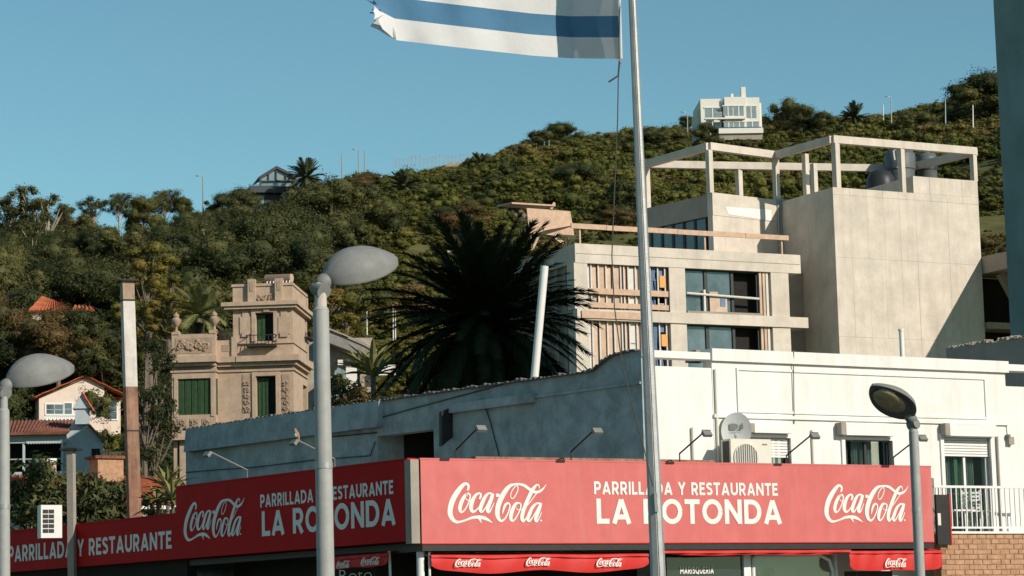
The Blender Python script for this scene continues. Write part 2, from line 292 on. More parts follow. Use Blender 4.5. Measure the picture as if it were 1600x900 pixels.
def block(s, fr, box, y, parent, m, gap=0.11, label=None):
    tot = sum((GLY[c][0] if c != ' ' else .34)+gap for c in s)-gap; x0, x1, z0, z1 = box; cx = 0; k = 0
    for word in s.split(' '):
        mb = MB()
        for c in word:
            wd, st = GLY[c]
            for p in st:
                yy = y-0.0004*(k % 4); k += 1
                ribbon(mb, p, [T_]*len(p), lambda a, b, cx=cx, yy=yy: fr.p(x0+(cx+a)/tot*(x1-x0), yy, z0+b*(z1-z0)), smooth=False)
            cx += wd+gap
        cx += .34+gap; obj('lettering', mb, m, parent, label)
SCRIPT = [
 [(372,210,22),(390,170,34),(385,128,38),(345,108,40),(290,150,58),(220,240,74),(160,340,78),(125,440,75),(115,540,72),(145,620,60),(200,665,42),(270,660,28),(350,635,26),(430,605,38),(510,595,46),(580,600,52),(640,620,45),(690,650,25),(732,678,4)],
 [(535,600,50),(570,684,4)],
 [(375,248,16),(330,290,45),(285,370,56),(258,460,55),(270,520,36),(310,510,20),(360,440,18),(400,350,20),(412,285,24),(390,250,24),(352,275,34)],
 [(345,320,14),(375,352,12),(430,345,12)],
 [(545,335,26),(565,295,34),(565,258,30),(530,250,28),(480,290,44),(435,380,60),(420,460,60),(440,515,42),(490,500,24),(540,440,14),(580,380,12)],
 [(735,252,26),(680,250,28),(630,300,46),(580,400,58),(555,480,54),(570,520,32),(610,490,20),(660,410,16),(710,310,18)],
 [(745,250,45),(720,330,55),(680,430,58),(660,500,50),(682,522,30),(720,470,16),(760,385,10)],
 [(790,275,48),(845,275,48)],
 [(1075,113,28),(1010,130,45),(940,200,66),(870,310,74),(820,430,74),(805,540,68),(825,620,54),(865,652,32),(920,610,22),(970,520,20),(995,430,22),(970,388,26),(930,410,36),(905,460,34),(890,510,22),(878,552,6)],
 [(1060,110,26),(1150,110,34),(1220,130,44),(1290,180,44),(1345,216,40),(1400,225,44),(1460,205,36),(1510,160,20),(1550,103,4)],
 [(1110,118,14),(1122,180,15),(1090,260,16),(1040,322,15),(1008,300,14),(1020,230,14),(1065,160,14),(1110,126,12)],
 [(1130,385,24),(1080,400,40),(1030,490,56),(1005,580,56),(1010,640,40),(1050,640,22),(1100,570,18),(1145,480,20),(1157,410,24),(1130,385,24)],
 [(1085,460,12),(1115,487,12),(1180,480,12)],
 [(1440,172,14),(1436,122,18),(1400,120,26),(1340,190,56),(1280,300,56),(1220,430,56),(1180,540,58),(1170,620,54),(1190,655,34),(1230,610,16),(1270,540,12)],
 [(1212,462,14),(1290,380,14),(1360,290,14),(1396,246,12)],
 [(1440,390,26),(1390,395,30),(1330,450,44),(1280,550,56),(1255,620,50),(1275,655,30),(1320,610,18),(1370,530,16),(1420,440,18)],
 [(1460,383,38),(1430,470,56),(1390,570,56),(1370,630,48),(1390,657,28),(1430,600,16),(1466,518,10)],
 [(1442,645,24),(1468,645,24)]]
def script_logo(fr, box, y, parent, m, fat=1.0, step=0.0004, label=None):
    x0, x1, z0, z1 = box; mb = MB()
    for k, st in enumerate(SCRIPT):
        ribbon(mb, [(a, b) for a, b, c in st], [c*fat for a, b, c in st],
               lambda a, b, k=k: fr.p(x0+(a-75)/1475*(x1-x0), y-step*k, z1-(b-88)/600*(z1-z0)), n=4)
    return obj('script_logo', mb, m, parent, label)
def slope_box(fr, pts, y=0):               # pixel corners: left-top-x.. for signs seen at an angle -> x0,x1,z0,z1 from (xl, yl_top, yl_bot, xr, yr_top, yr_bot)
    xl, a, b, xr, c, d = pts
    p = [fr.uv(xl, a, y), fr.uv(xl, b, y), fr.uv(xr, c, y), fr.uv(xr, d, y)]
    return (p[0][0]+p[1][0])/2, (p[2][0]+p[3][0])/2, (p[1][1]+p[3][1])/2, (p[0][1]+p[2][1])/2
# ---------------------------------------------------------------- ground
def crest(u):                               # (distance, height) of the hill's skyline along direction u = X/Y
    px = 800+u*4000/1.005
    T = [(-900,280,430),(-200,290,420),(0,300,398),(100,305,376),(200,305,352),(300,312,330),(400,335,314),(500,362,280),(640,400,254),(740,415,246),(830,440,211),(1000,460,196),(1100,480,190),(1200,480,190),(1300,480,178),(1400,485,171),(1500,490,152),(1560,495,136),(1700,500,90),(2400,520,40)]
    for (a, d0, y0), (b, d1, y1) in zip(T, T[1:]):
        if px <= b or b == 2400:
            s = max(0, min(1, (px-a)/(b-a))); D = d0+(d1-d0)*s; y = y0+(y1-y0)*s+7; return D, EYE.z+(1000-.025*(px-800)-y)/4000*D-1.6
def ground_z(x, y):
    u = x/max(y, 30); u = max(-.5, min(.45, u)); Dc, zc = crest(u)
    if y <= 66: z = 0
    elif y <= 100: z = 4.5*((y-66)/34)
    elif y <= 130: z = 4.5+5*((y-100)/30)
    elif y <= 170: z = 9.5+5.5*((y-130)/40)
    elif y <= Dc:
        s = (y-170)/(Dc-170); z = 15+(zc-15)*(s+0.10*math.sin(math.pi*s))
        z += (1.2*math.sin(x*.11+y*.05)+0.8*math.sin(x*.23-y*.13))*min(1, s*6)*(1-s)
    else: z = zc-(y-Dc)*0.06-((y-Dc)**2)*.0006
    return max(z, -3)
SIL = [(-300, 352), (0, 352), (110, 354), (200, 345), (300, 334), (330, 312), (400, 300), (480, 268), (500, 262), (640, 246), (740, 238), (830, 206), (1000, 188), (1100, 180), (1200, 180), (1300, 168), (1400, 161), (1500, 142), (1560, 126), (1700, 84), (2400, 40)]
def sil(px):
    for (a, ya_), (b, yb_) in zip(SIL, SIL[1:]):
        if px <= b: return ya_+(yb_-ya_)*max(0, (px-a)/(b-a))
    return 40
def proj(p):
    d = V(p)-EYE; k = d.dot(F0); return 800+FPX*d.dot(CR)/k, 450-FPX*d.dot(CU)/k
def hitD(px, py, d0=165):
    D = d0; r = ray(px, py)
    while D < 500:
        p = EYE+r*D
        if p.z <= ground_z(p.x, p.y): return D
        D += .5
    return min(D, crest(r.x)[0])
ys = [-60, 0, 30, 50, 66]+list(np.arange(72, 560, 4.0))+[580, 620, 680, 760, 900]
us = np.linspace(-.55, .5, 150); mb = MB(); nx = len(us)
for y in ys:
    for u in us:
        x = u*max(y, 130)*1.0; mb.v.append((x, y, ground_z(x, y)-0.02))
for j in range(len(ys)-1):
    for i in range(nx-1): mb.f.append((j*nx+i, j*nx+i+1, (j+1)*nx+i+1, (j+1)*nx+i))
o = obj('hillside', mb, m_soil, smooth=True, kind='structure'); tag(o, 'scrub covered hillside rising behind the town')
mb = MB(); mb.add([(-2500, -900, -3.4), (2500, -900, -3.4), (2500, 3000, -3.4), (-2500, 3000, -3.4)], [(0, 1, 2, 3)]); obj('ground', mb, m_soil, kind='structure')
mb = MB(); mb.add([(-60, -55, .0), (60, -55, .0), (60, 45.0, .0), (-60, 45.0, .0)], [(0, 1, 2, 3)]); obj('road', mb, m_asph, kind='structure')
mb = MB(); mb.fb(FS, -1.5, 24, -3.0, 0.2, -.1, .13); mb.fb(FL, -26, -.5, -2.6, 0.2, -.1, .134); obj('pavement', mb, m_pave, kind='structure')
# ---------------------------------------------------------------- red signboards
xa, xb, z0s, z1s = FS.box(658, 724, 1457, 848); z1s = zS; z0s = FS.uv(900, 848)[1]
def sign_base(fr, x, z): return fr.p(x, 0.2, z)
t = thing('signboard', 'long sunlit red signboard with two script logos and restaurant lettering on the front', 'signboard', FS.p((xa+xb)/2, .2, z0s))
mb = MB(); n = 40
for i in range(n+1):                       # slightly wavy stretched vinyl
    for j in range(7):
        x = xa+(xb-xa)*i/n; z = z0s+(z1s-z0s)*j/6
        e = 0 if i in (0, n) or j in (0, 6) else rnd.uniform(-.005, .005)+.012*math.exp(-((x-xa-(xb-xa)*.752)/.06)**2)
        mb.v.append(tuple(FS.p(x, e, z)))
mb.f = [(i*7+j, (i+1)*7+j, (i+1)*7+j+1, i*7+j+1) for i in range(n) for j in range(6)]
obj('vinyl_panel', mb, m_red_lit, t, smooth=True)
mb = MB(); mb.fb(FS, xa, xb, .01, .26, z0s+.004, z1s-.004); obj('sign_box', mb, m_black, t)
mb = MB(); mb.fb(FS, xa-.01, xb+.01, -.006, .25, z1s, z1s+.03); obj('top_trim', mb, m_red_lit, t)
mb = MB(); mb.fb(FS, xa, xb, -.006, .25, z0s-.018, z0s); obj('bottom_trim', mb, m_redA, t)
block('PARRILLADA Y RESTAURANTE', FS, FS.box(928, 753.5, 1215, 773.5), -.006, t, m_letter, .13)
block('LA ROTONDA', FS, FS.box(932, 780, 1221, 818.5), -.006, t, m_letter)
script_logo(FS, FS.box(698.5, 754, 854, 818), -.006, t, m_letter)
script_logo(FS, FS.box(1287, 757, 1420, 817), -.006, t, m_letter)
SIGN = (xa, xb, z0s, z1s)
# corner strip between the two signs
mb = MB(); q0 = FS.uv(641, 780)[0]; mb.fb(FS, q0, xa-.05, -.03, .2, FS.uv(648, 849)[1], zS)
solo('corner_panel', mb, m_conc2, 'narrow grey panel between the two red signboards at the corner', 'panel', FS.p(q0, .2, z0s))
# side sign, shaded
xl0, xl1 = FL.uv(275, 815)[0], FL.uv(638, 785)[0]; zl0 = FL.uv(460, 859)[1]; zl1 = zL
t = thing('signboard', 'shaded red signboard with script logo beside LA ROTONDA lettering on the side', 'signboard', FL.p((xl0+xl1)/2, .2, zl0))
mb = MB(); mb.fb(FL, xl0, xl1, 0, .25, zl0, zl1); obj('vinyl_panel', mb, m_red_shade, t)
mb = MB(); mb.fb(FL, xl0-.01, xl1+.01, -.012, .25, zl1, zl1+.03); obj('top_trim', mb, m_red_shade, t)
block('PARRILLADA Y RESTAURANTE', FL, slope_box(FL, (407, 771, 791, 615, 752, 774)), -.006, t, m_letter, .13)
block('LA ROTONDA', FL, slope_box(FL, (409.5, 797, 837, 618.5, 780, 821)), -.006, t, m_letter)
script_logo(FL, slope_box(FL, (287, 784, 847, 383, 778, 838)), -.006, t, m_letter)
# lower part of the side sign
xk0, xk1 = FL.uv(-150, 870)[0], xl0-.004; zk1 = FL.uv(140, 818)[1]; zk0 = zl0
t = thing('signboard', 'lower shaded red signboard with PARRILLADA Y RESTAURANTE lettering at the left edge', 'signboard', FL.p(xk0/2+xk1/2, .2, zk0))
mb = MB(); mb.fb(FL, xk0, xk1, .01, .25, zk0, zk1); obj('vinyl_panel', mb, m_red_shade, t)
mb = MB(); mb.fb(FL, xk0, xk1, -.004, .25, zk1, zk1+.03); obj('top_trim', mb, m_red_shade, t)
block('PARRILLADA Y RESTAURANTE', FL, slope_box(FL, (13, 849, 874, 268, 834, 862)), .004, t, m_letter, .13)
# ---------------------------------------------------------------- the white and blue building
bz = 0.0
t = thing('restaurant_building', 'two storey building with sunlit white front and shaded blue grey side wall', 'building', FW.p(3, 3, 0))
BLD = t
def wall_holes(mb, fr, x0, x1, z0, z1, holes, y0, y1):
    xs = sorted({x0, x1, *[h[0] for h in holes], *[h[1] for h in holes]}); zs = sorted({z0, z1, *[h[2] for h in holes], *[h[3] for h in holes]})
    for a, b in zip(xs, xs[1:]):
        run = None
        for c, d in zip(zs, zs[1:]):
            inside = any(h[0]-1e-6 <= a and b <= h[1]+1e-6 and h[2]-1e-6 <= c and d <= h[3]+1e-6 for h in holes)
            if inside:
                if run: mb.fb(fr, a, b, y0, y1, run[0], run[1]); run = None
            else: run = (run[0] if run else c, d)
        if run: mb.fb(fr, a, b, y0, y1, run[0], run[1])
xA = FW.uv(1003, 600)[0]; x1 = FW.uv(1113, 600)[0]; x2 = FW.uv(1571, 600)[0]; x3 = FW.uv(1720, 620)[0]
zc0 = FW.uv(1340, 570)[1]; zLo = FW.uv(1060, 573)[1]; zRi = FW.uv(1590, 604)[1]
hw1 = (*FW.box(1166, 700, 1235, 730)[:2], FW.uv(1200, 770)[1], FW.uv(1200, 684)[1])
hw2 = (*FW.box(1320, 700, 1394, 730)[:2], FW.uv(1356, 770)[1], FW.uv(1356, 688)[1])
hw3 = (*FW.box(1477, 760, 1550, 780)[:2], FW.uv(1513, 833)[1], FW.uv(1513, 684)[1])
zfl = hw3[2]
mb = MB(); wall_holes(mb, FW, x1, x2, .4, zW-.25, [hw1, hw2, hw3], 0, .3)
mb.fb(FW, xA, x1-.002, .012, .3, .4, zLo); mb.fb(FW, x2+.002, x3, .012, .3, .4, zRi); obj('front_wall', mb, m_white, t)
mb = MB(); mb.fb(FW, x1-.03, x2+.05, -.08, .34, zW-.25, zW); obj('parapet_coping', mb, m_white, t)
mb = MB(); mb.fb(FW, xA, x1-.032, -.03, .3, FW.uv(1060, 560)[1], FW.uv(1060, 549)[1])
obj('parapet_beam', mb, m_white, t); mb = MB(); mb.fb(FW, x2+.06, x3, -.05, .3, FW.uv(1590, 580)[1], FW.uv(1590, 570)[1]); obj('parapet_beam', mb, m_white, t)
mb = MB(); mb.fb(FW, x1-.03, x1+.28, .5, .9, zW-.2, zW+.03); obj('roof_block', mb, m_conc2, t)
# mouldings
mb = MB(); za, zb = FW.uv(1340, 584)[1], FW.uv(1340, 648)[1]; xm0, xm1 = FW.uv(1151, 610)[0], FW.uv(1541, 620)[0]
for a in ((xm0, xm1, za-.025, za+.025), (xm0, xm1, zb-.025, zb+.025), (xm0, xm0+.05, zb+.026, za-.026), (xm1-.05, xm1, zb+.026, za-.026)): mb.fb(FW, a[0], a[1], -.03, 0.05, a[2], a[3])
obj('panel_moulding', mb, m_white, t)
zq = FW.uv(1340, 656)[1]; mb = MB(); mb.fb(FW, x1, x2, -.05, .05, zq-.035, zq+.035); obj('string_course', mb, m_white, t)
# shutter boxes, frames, slats, curtains, panes
def win(h, boxpx, sh_px, name, door=False):
    bx0, bx1, bz0, bz1 = FW.box(*boxpx, -.12)
    wd = obj(name, MB().fb(FW, h[0]-.09, h[0]+.0, -.04, .12, h[2], h[3]+.07).fb(FW, h[1], h[1]+.09, -.04, .12, h[2], h[3]+.07).fb(FW, h[0]+.001, h[1]-.001, -.04, .12, h[3], h[3]+.07), m_trim, t)
    obj('shutter_box', MB().fb(FW, bx0, bx1, -.2, 0.02, bz0, bz1), m_trim, wd)
    obj('shutter_box_end', MB().fb(FW, bx0-.13, bx0-.002, -.2, 0.02, bz0+.01, bz1+.02), m_stucco if False else m_conc2, wd)
    zs = FW.uv((boxpx[0]+boxpx[2])/2, sh_px)[1]; k = 0; z = h[3]; mb = MB()
    while z > zs+.03: mb.fb(FW, h[0]+.01, h[1]-.01, .05, .075, z-.052, z-.006); z -= .058; k += 1
    obj('shutter_slats', mb, m_trim, wd)
    mb = MB(); mb.fb(FW, h[0]+.02, h[1]-.02, .13, .14, h[2]+.02, zs); obj('pane', mb, m_clear, wd)
    mb = MB(); xm = (h[0]+h[1])/2
    for x in ((h[0]+.01, h[0]+.06), (xm-.03, xm+.03), (h[1]-.06, h[1]-.01)): mb.fb(FW, x[0], x[1], .10, .16, h[2], zs)
    obj('sash_frame', mb, m_trim if door else m_frame, wd)
    mb = MB(); n = 40
    for (a, b) in ((.02, .42), (.5, .8)) if door else ((.05, .22), (.32, .74)):
        for i in range(n):
            xx0 = h[0]+(h[1]-h[0])*(a+(b-a)*i/n); xx1 = h[0]+(h[1]-h[0])*(a+(b-a)*(i+1)/n)
            y_0, y_1 = .30+.04*math.sin(i*1.1), .30+.04*math.sin((i+1)*1.1)
            mb.add([FW.p(xx0, y_0, h[2]), FW.p(xx1, y_1, h[2]), FW.p(xx1, y_1, zs+.1), FW.p(xx0, y_0, zs+.1)], [(0, 1, 2, 3)])
    obj('curtain', mb, m_curt, wd, smooth=True)
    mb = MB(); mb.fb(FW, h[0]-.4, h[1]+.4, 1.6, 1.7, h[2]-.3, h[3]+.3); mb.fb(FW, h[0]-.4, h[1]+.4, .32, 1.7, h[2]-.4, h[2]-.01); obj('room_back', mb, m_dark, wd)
    return wd
win(hw1, (1176, 664, 1236, 677), 713, 'window'); win(hw2, (1319, 663, 1396, 681), 690, 'window'); w3 = win(hw3, (1481, 664, 1553, 682), 714, 'balcony_door', True)
obj('door_leaf', MB().fb(FW, hw3[0]+.42, hw3[0]+.52, .17, .2, hw3[2], hw3[3]-.4), m_chairg, w3)
for px, y0, y1 in ((1116, 577, 722), (1080.5, 668, 722), (1267.5, 672, 726), (1556, 682, 832)):
    a, b = FW.uv(px, y0), FW.uv(px+(y1-y0)*.03, y1); mb = MB(); mb.tube([FW.p(a[0], -.035, b[1]), FW.p(a[0], -.035, a[1])], .028, 8); obj('downpipe', mb, m_ac if px != 1556 else m_conc2, t, smooth=True)
a, b = FW.uv(1236, 548), FW.uv(1240, 662); mb = MB(); mb.tube([FW.p(a[0], -.09, a[1]), FW.p(a[0]+.01, -.045, a[1]-.4), FW.p(b[0], -.02, b[1])], .012, 5); obj('cable', mb, m_print, t)
# blue side wall: x from far end to 0 at the corner
bx0 = FB.uv(290, 700)[0]
pr = [FB.uv(x, y) for x, y in ((290, 672), (420, 652), (500, 640), (640, 620), (740, 606), (900, 584), (928, 580), (940, 570), (956, 557), (972, 551.5), (1003, 546))]
hole = (FB.uv(590, 700)[0], FB.uv(678, 700)[0], FB.uv(634, 735)[1], FB.uv(634, 676)[1])
def top_at(x):
    for (a, za_), (b, zb_) in zip(pr, pr[1:]):
        if x <= b: return za_+(zb_-za_)*max(0, (x-a)/(b-a))
    return pr[-1][1]
mb = MB(); xs = sorted(set([p[0] for p in pr]+[hole[0], hole[1], -.001])); xs = [x for x in xs if x <= 0]
for a, b in zip(xs, xs[1:]):
    def col(zb0, za1, zb1, y0=0, y1=.32): mb.hexa([FB.p(a, y0, zb0), FB.p(b, y0, zb0), FB.p(b, y1, zb0), FB.p(a, y1, zb0), FB.p(a, y0, za1), FB.p(b, y0, zb1), FB.p(b, y1, zb1), FB.p(a, y1, za1)])
    if a >= hole[0]-1e-6 and b <= hole[1]+1e-6: col(.4, hole[2], hole[2]); col(hole[3], top_at(a), top_at(b))
    else: col(.4, top_at(a), top_at(b))
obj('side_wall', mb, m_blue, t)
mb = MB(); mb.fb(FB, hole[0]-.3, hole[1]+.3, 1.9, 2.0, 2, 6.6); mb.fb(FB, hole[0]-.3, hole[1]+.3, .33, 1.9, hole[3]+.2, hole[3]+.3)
obj('recess_back', mb, m_dark, t); mb = MB(); mb.fb(FB, hole[0]-.3, hole[0]-.002, .33, .75, 2, hole[3]+.19); obj('recess_side', mb, m_blue, t); obj('recess_shade', MB().fb(FB, hole[0]-.3, hole[0]+.02, .752, 1.9, 2, hole[3]+.19), m_dark, t)  # rear of the jamb is near-black: recess shade put into its colour
# fascia bands, ledge, crack
e0, e1 = FB.uv(284, 690, -.25)[0], FB.uv(586, 660, -.25)[0]; zf = FB.uv(430, 687, -.25)[1]
mb = MB(); xx = [e0]+[p[0] for p in pr if e0+.05 < p[0] < e1]+[e1]
for a, b in zip(xx, xx[1:]):
    mb.hexa([FB.p(a, -.2, zf), FB.p(b, -.2, zf), FB.p(b, -.002, zf), FB.p(a, -.002, zf), FB.p(a, -.13, top_at(a)-.01), FB.p(b, -.13, top_at(b)-.01), FB.p(b, -.002, top_at(b)-.01), FB.p(a, -.002, top_at(a)-.01)])
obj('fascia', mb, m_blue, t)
l0, l1 = FB.uv(709, 640)[0], FB.uv(838, 622)[0]; zl = FB.uv(775, 635)[1]
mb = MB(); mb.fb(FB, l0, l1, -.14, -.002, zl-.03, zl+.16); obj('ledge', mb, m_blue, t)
mb = MB(); mb.hexa([FB.p(l0-.16, -.3, zl-.75), FB.p(l0-.06, -.3, zl-.75), FB.p(l0-.03, -.02, zl-.55), FB.p(l0-.13, -.02, zl-.55), FB.p(l0-.14, -.3, zl), FB.p(l0-.04, -.3, zl), FB.p(l0-.02, -.02, zl+.1), FB.p(l0-.12, -.02, zl+.1)]); obj('awning_bracket', mb, m_black, t)
zcr = FB.uv(920, 608)[1]; mb = MB(); mb.fb(FB, l1+.01, -.02, -.045, -.002, zcr-.04, zcr+.012); obj('drip_moulding', mb, m_blue, t)
mb = MB(); x = pr[0][0]                      # rough old tile coping, jagged little pieces
while x < -.15:
    wd = rnd.uniform(.12, .2); z = top_at(x)
    sl_ = (top_at(x+wd)-z); h = rnd.uniform(.015, .05)
    mb.hexa([FB.p(x, -.10, z-.015), FB.p(x+wd, -.10, z+sl_-.015), FB.p(x+wd, .3, z+sl_), FB.p(x, .3, z), FB.p(x+.02, -.08, z+h), FB.p(x+wd*.7, -.09, z+sl_+h*rnd.uniform(.6, 1.6)), FB.p(x+wd*.8, .25, z+sl_+h), FB.p(x+.02, .25, z+h*1.3)]); x += wd*rnd.uniform(.85, 1.15)
tag(obj('coping_tiles', mb, m_coping, t), kind='stuff')
for pts in (((292, 738), (340, 734), (400, 730), (490, 719), (580, 712), (588, 690)), ((588, 655), (640, 640), (700, 624), (790, 600)), ((500, 640), (510, 668), (505, 684), (590, 676)), ((757, 628), (768, 660), (783, 718))):
    q = [FB.uv(*p) for p in pts]; mb = MB(); mb.tube([FB.p(a, -.23 if pts[0][0] < 500 and pts[0][1] < 700 else -.03, b) for a, b in q], .013, 5); obj('cable', mb, m_black, t)
# roof slab, back walls and canopy terrace
mb = MB(); far = FB.p(bx0, 0, 0); cr = FW.p(x3, 0, 0)
mb.prism([FW.p(x1, .35, 4.0), FW.p(x3, .35, 4.0), FW.p(x3, 8, 4.0), FB.p(bx0, 6, 4.0), FB.p(bx0, .35, 4.0), FB.p(-.5, .35, 4.0)], (0, 0, .3)); obj('floor_slab', mb, m_conc2, t)
zt = min(zLo, 7)-.6
mb = MB(); mb.prism([FW.p(x1, .36, zt), FW.p(x3, .36, zt), FW.p(x3, 8, zt), FB.p(-3, 7, zt), FB.p(-.5, .4, zt)], (0, 0, .2)); obj('roof_slab', mb, m_roofg, t)
ztr = z1s-.12
mb = MB(); mb.prism([FS.p(SIGN[0]-.2, .28, z0s+.1), FS.p(SIGN[1]-.1, .28, z0s+.1), FW.p(FW.uv(1457, 700)[0], -.002, z0s+.1), FB.p(-.1, -.002, z0s+.1), FB.p(bx0, -.002, z0s+.1), FL.p(xl0, .28, z0s+.1), FL.p(xl1-.1, .28, z0s+.1)], (0, 0, ztr-z0s-.1)); obj('terrace_slab', mb, m_roofg, t)
mb = MB(); mb.fb(FS, FS.uv(755, 715)[0], FS.uv(1130, 720)[0], .3, .46, ztr+.001, z1s+.1); obj('terrace_kerb', mb, m_rust, t)
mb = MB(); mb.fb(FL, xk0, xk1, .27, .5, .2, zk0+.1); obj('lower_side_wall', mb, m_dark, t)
# dark soffit and storefront under the front sign
mb = MB(); mb.fb(FS, SIGN[0]+.02, SIGN[1], .02, 1.9, z0s-.14, z0s-.02); obj('soffit_beam', mb, m_black, t)
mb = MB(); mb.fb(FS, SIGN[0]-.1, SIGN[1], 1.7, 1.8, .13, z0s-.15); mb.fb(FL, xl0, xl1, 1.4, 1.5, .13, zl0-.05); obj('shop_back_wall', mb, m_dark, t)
mb = MB(); mb.fb(FL, xk0, xl1-.02, .3, 1.5, zl0-.14, zl0-.02); obj('side_soffit', mb, m_black, t)
sf = obj('shopfront', MB().fb(FS, FS.uv(1160, 880, .55)[0], FS.uv(1171, 880, .55)[0], .5, .62, .13, z0s-.16).fb(FS, FS.uv(1303, 880, .55)[0], FS.uv(1306, 880, .55)[0], .5, .6, .13, z0s-.16).fb(FS, FS.uv(1334, 880, .55)[0], FS.uv(1337, 880, .55)[0], .5, .6, .13, z0s-.16), m_trim, t)
g0, g1 = FS.uv(1042, 880, .55)[0], FS.uv(1159, 880, .55)[0]
obj('dark_pane', MB().fb(FS, g0, g1, .56, .58, .13, z0s-.16), m_dglass, sf)
g0, g1 = FS.uv(1172, 880, .55)[0], FS.uv(1302, 880, .55)[0]
obj('pane', MB().fb(FS, g0, g1, .56, .575, .13, z0s-.16), m_clear, sf)
bb = FS.box(1175, 868, 1299, 930, .6); mb = MB(); mb.tube([FS.p(bb[0], .54, bb[2]), FS.p(bb[0], .54, bb[3]-.05), FS.p(bb[0]+.05, .54, bb[3]), FS.p(bb[1]-.3, .54, bb[3]), FS.p(bb[1]-.08, .54, bb[3]-.1), FS.p(bb[1], .54, bb[3]-.35), FS.p(bb[1]-.1, .54, bb[2])], .035, 6); obj('curved_frame', mb, m_trim, sf, smooth=True)
mb = MB(); mb.fb(FS, bb[0]+.05, bb[0]+.5, .9, 1.0, .5, bb[3]-.16); mb.fb(FS, bb[0]+.75, bb[0]+1.2, .9, 1.0, .5, bb[3]-.22); obj('interior_board', mb, m_ac, sf)
block('MARISQUERIA', FS, FS.box(1062.5, 885.5, 1115, 896.5, .55), .548, sf, m_letter, .13)
mb = MB(); mb.fb(FS, FS.uv(1344, 895)[0], FS.uv(1418, 895)[0], .5, .53, FS.uv(1380, 935)[1], FS.uv(1380, 891)[1]); obj('menu_board', mb, m_black, sf)
q = FS.uv(657, 870, .3)[0]; mb = MB(); mb.tube([FS.p(q, .3, .1), FS.p(q, .3, z0s-.02)], .075, 12); obj('corner_column', mb, m_trim, t, smooth=True)
q = FS.uv(671, 880, .15)[0]; mb = MB(); mb.tube([FS.p(q, .15, .1), FS.p(q, .15, z0s-.15)], .022, 8); obj('thin_post', mb, m_plast, t, smooth=True)
q = FL.uv(612, 885, .2)[0]; mb = MB(); mb.tube([FL.p(q+.1, .2, .1), FL.p(q-.07, .2, zl0-.15)], .025, 8); obj('leaning_post', mb, m_plast, t, smooth=True)
# ---------------------------------------------------------------- awnings
def awning(label, fr, bx, y, logos, sag=.03, waves=2.2, mlogo=None, fold=.06):
    x0, x1, z0, z1 = bx; t = thing('awning', label, 'awning', fr.p((x0+x1)/2, y, z0)); n = 48; mb = MB()
    for i in range(n+1):
        s = i/n; x = x0+(x1-x0)*s
        dz = sag*math.sin(s*waves*6.28+1.0); pin = .10*(math.exp(-s*40)+math.exp(-(1-s)*40))
        for j, (yy, zz) in enumerate(((.35, z1+.05), (0, z1-.01), (-.02, z1-.06), (fold*.3, z1-.075), (0, z0+(z1-z0)*.5), (.02, z0))):
            mb.v.append(tuple(fr.p(x, y+yy+.012*math.sin(s*37+j)*(j > 1), zz+(dz*(j/5))+(pin if j == 5 else 0))))
    mb.f = [(i*6+j, i*6+j+1, (i+1)*6+j+1, (i+1)*6+j) for i in range(n) for j in range(5)]
    obj('fabric', mb, m_redA, t, smooth=True)
    obj('roller_tube', MB().tube([fr.p(x0, y+.36, z1+.03), fr.p(x1, y+.36, z1+.03)], .04, 8), m_galv, t, smooth=True)
    for b in logos: script_logo(fr, b, y-.045, t, mlogo or m_letter, 1.15, .0003)
    return t
ya = .05
awning('red awning valance with three small script logos under the front signboard', FS, FS.box(674, 866, 1014, 893, ya), ya, [FS.box(709, 873, 751, 886, ya), FS.box(820, 871, 859, 884.5, ya), FS.box(930, 872, 971, 886, ya)])
awning('narrow rolled up red awning above the dark shop window', FS, FS.box(1036, 859, 1330, 867, ya), ya, [], .008)
awning('short red awning with one script logo beside the brick wall', FS, FS.box(1328, 860, 1473, 891, ya), ya, [FS.box(1381, 872, 1415, 887, ya)], .006)
awning('dark shaded red awning under the side signboard', FL, slope_box(FL, (500, 872, 892, 606, 863, 882), .1), .1, [slope_box(FL, (522, 877, 889, 543, 875, 887)), slope_box(FL, (560, 873, 886, 590, 868, 881))], .01)
t = thing('window_sign', 'outlined script lettering on the dark shopfront under the side signboard', 'sign', FL.p(FL.uv(560, 890)[0], 1.0, 2.2))
obj('dark_pane', MB().fb(FL, FL.uv(515, 890, 1)[0], FL.uv(628, 890, 1)[0], 1.0, 1.02, 1.6, zl0-.3), m_dark, t)
text_part('La Rotonda', FL, (FL.uv(500, 890, 1)[0], FL.uv(622, 890, 1)[0], FL.uv(560, 907, 1)[1], FL.uv(560, 889, 1)[1]), .985, t, m_letter, -.012)
# ---------------------------------------------------------------- end-on panel sign, brick wall, railing, balcony things
yb = -1.0
x0, x1, z0, z1 = FW.box(1463, 773, 1485, 851, yb-.1)
t = thing('end_panel', 'black backed red edged panel standing at the right end of the front signboard', 'panel', FW.p(x0, yb-.1, z0))
obj('back_board', MB().fb(FW, x0, x1-.03, yb-.12, yb-.06, z0, z1), m_black, t); obj('red_edge', MB().fb(FW, x1-.028, x1, yb-.13, yb-.05, z0-.01, z1+.02), m_redA, t)
obj('paper_label', MB().fb(FW, x0+.02, x0+.1, yb-.128, yb-.122, z0+.4, z0+.65), m_ac, t)
bxL, bxR = FW.uv(1470, 860, yb)[0], FW.uv(1650, 860, yb)[0]; zbt = FW.uv(1530, 834, yb)[1]
t = thing('brick_wall', 'tan brick wall under the white balcony railing at the right', 'wall', FW.p((bxL+bxR)/2, yb, 0.1))
obj('mortar', MB().fb(FW, bxL, bxR, yb+.012, yb+.25, .1, zbt), m_mortar, t)
bm = bpy.data.meshes.new('brick'); bl, bh, bd = .236, .092, .03; q = MB(); c_ = .006
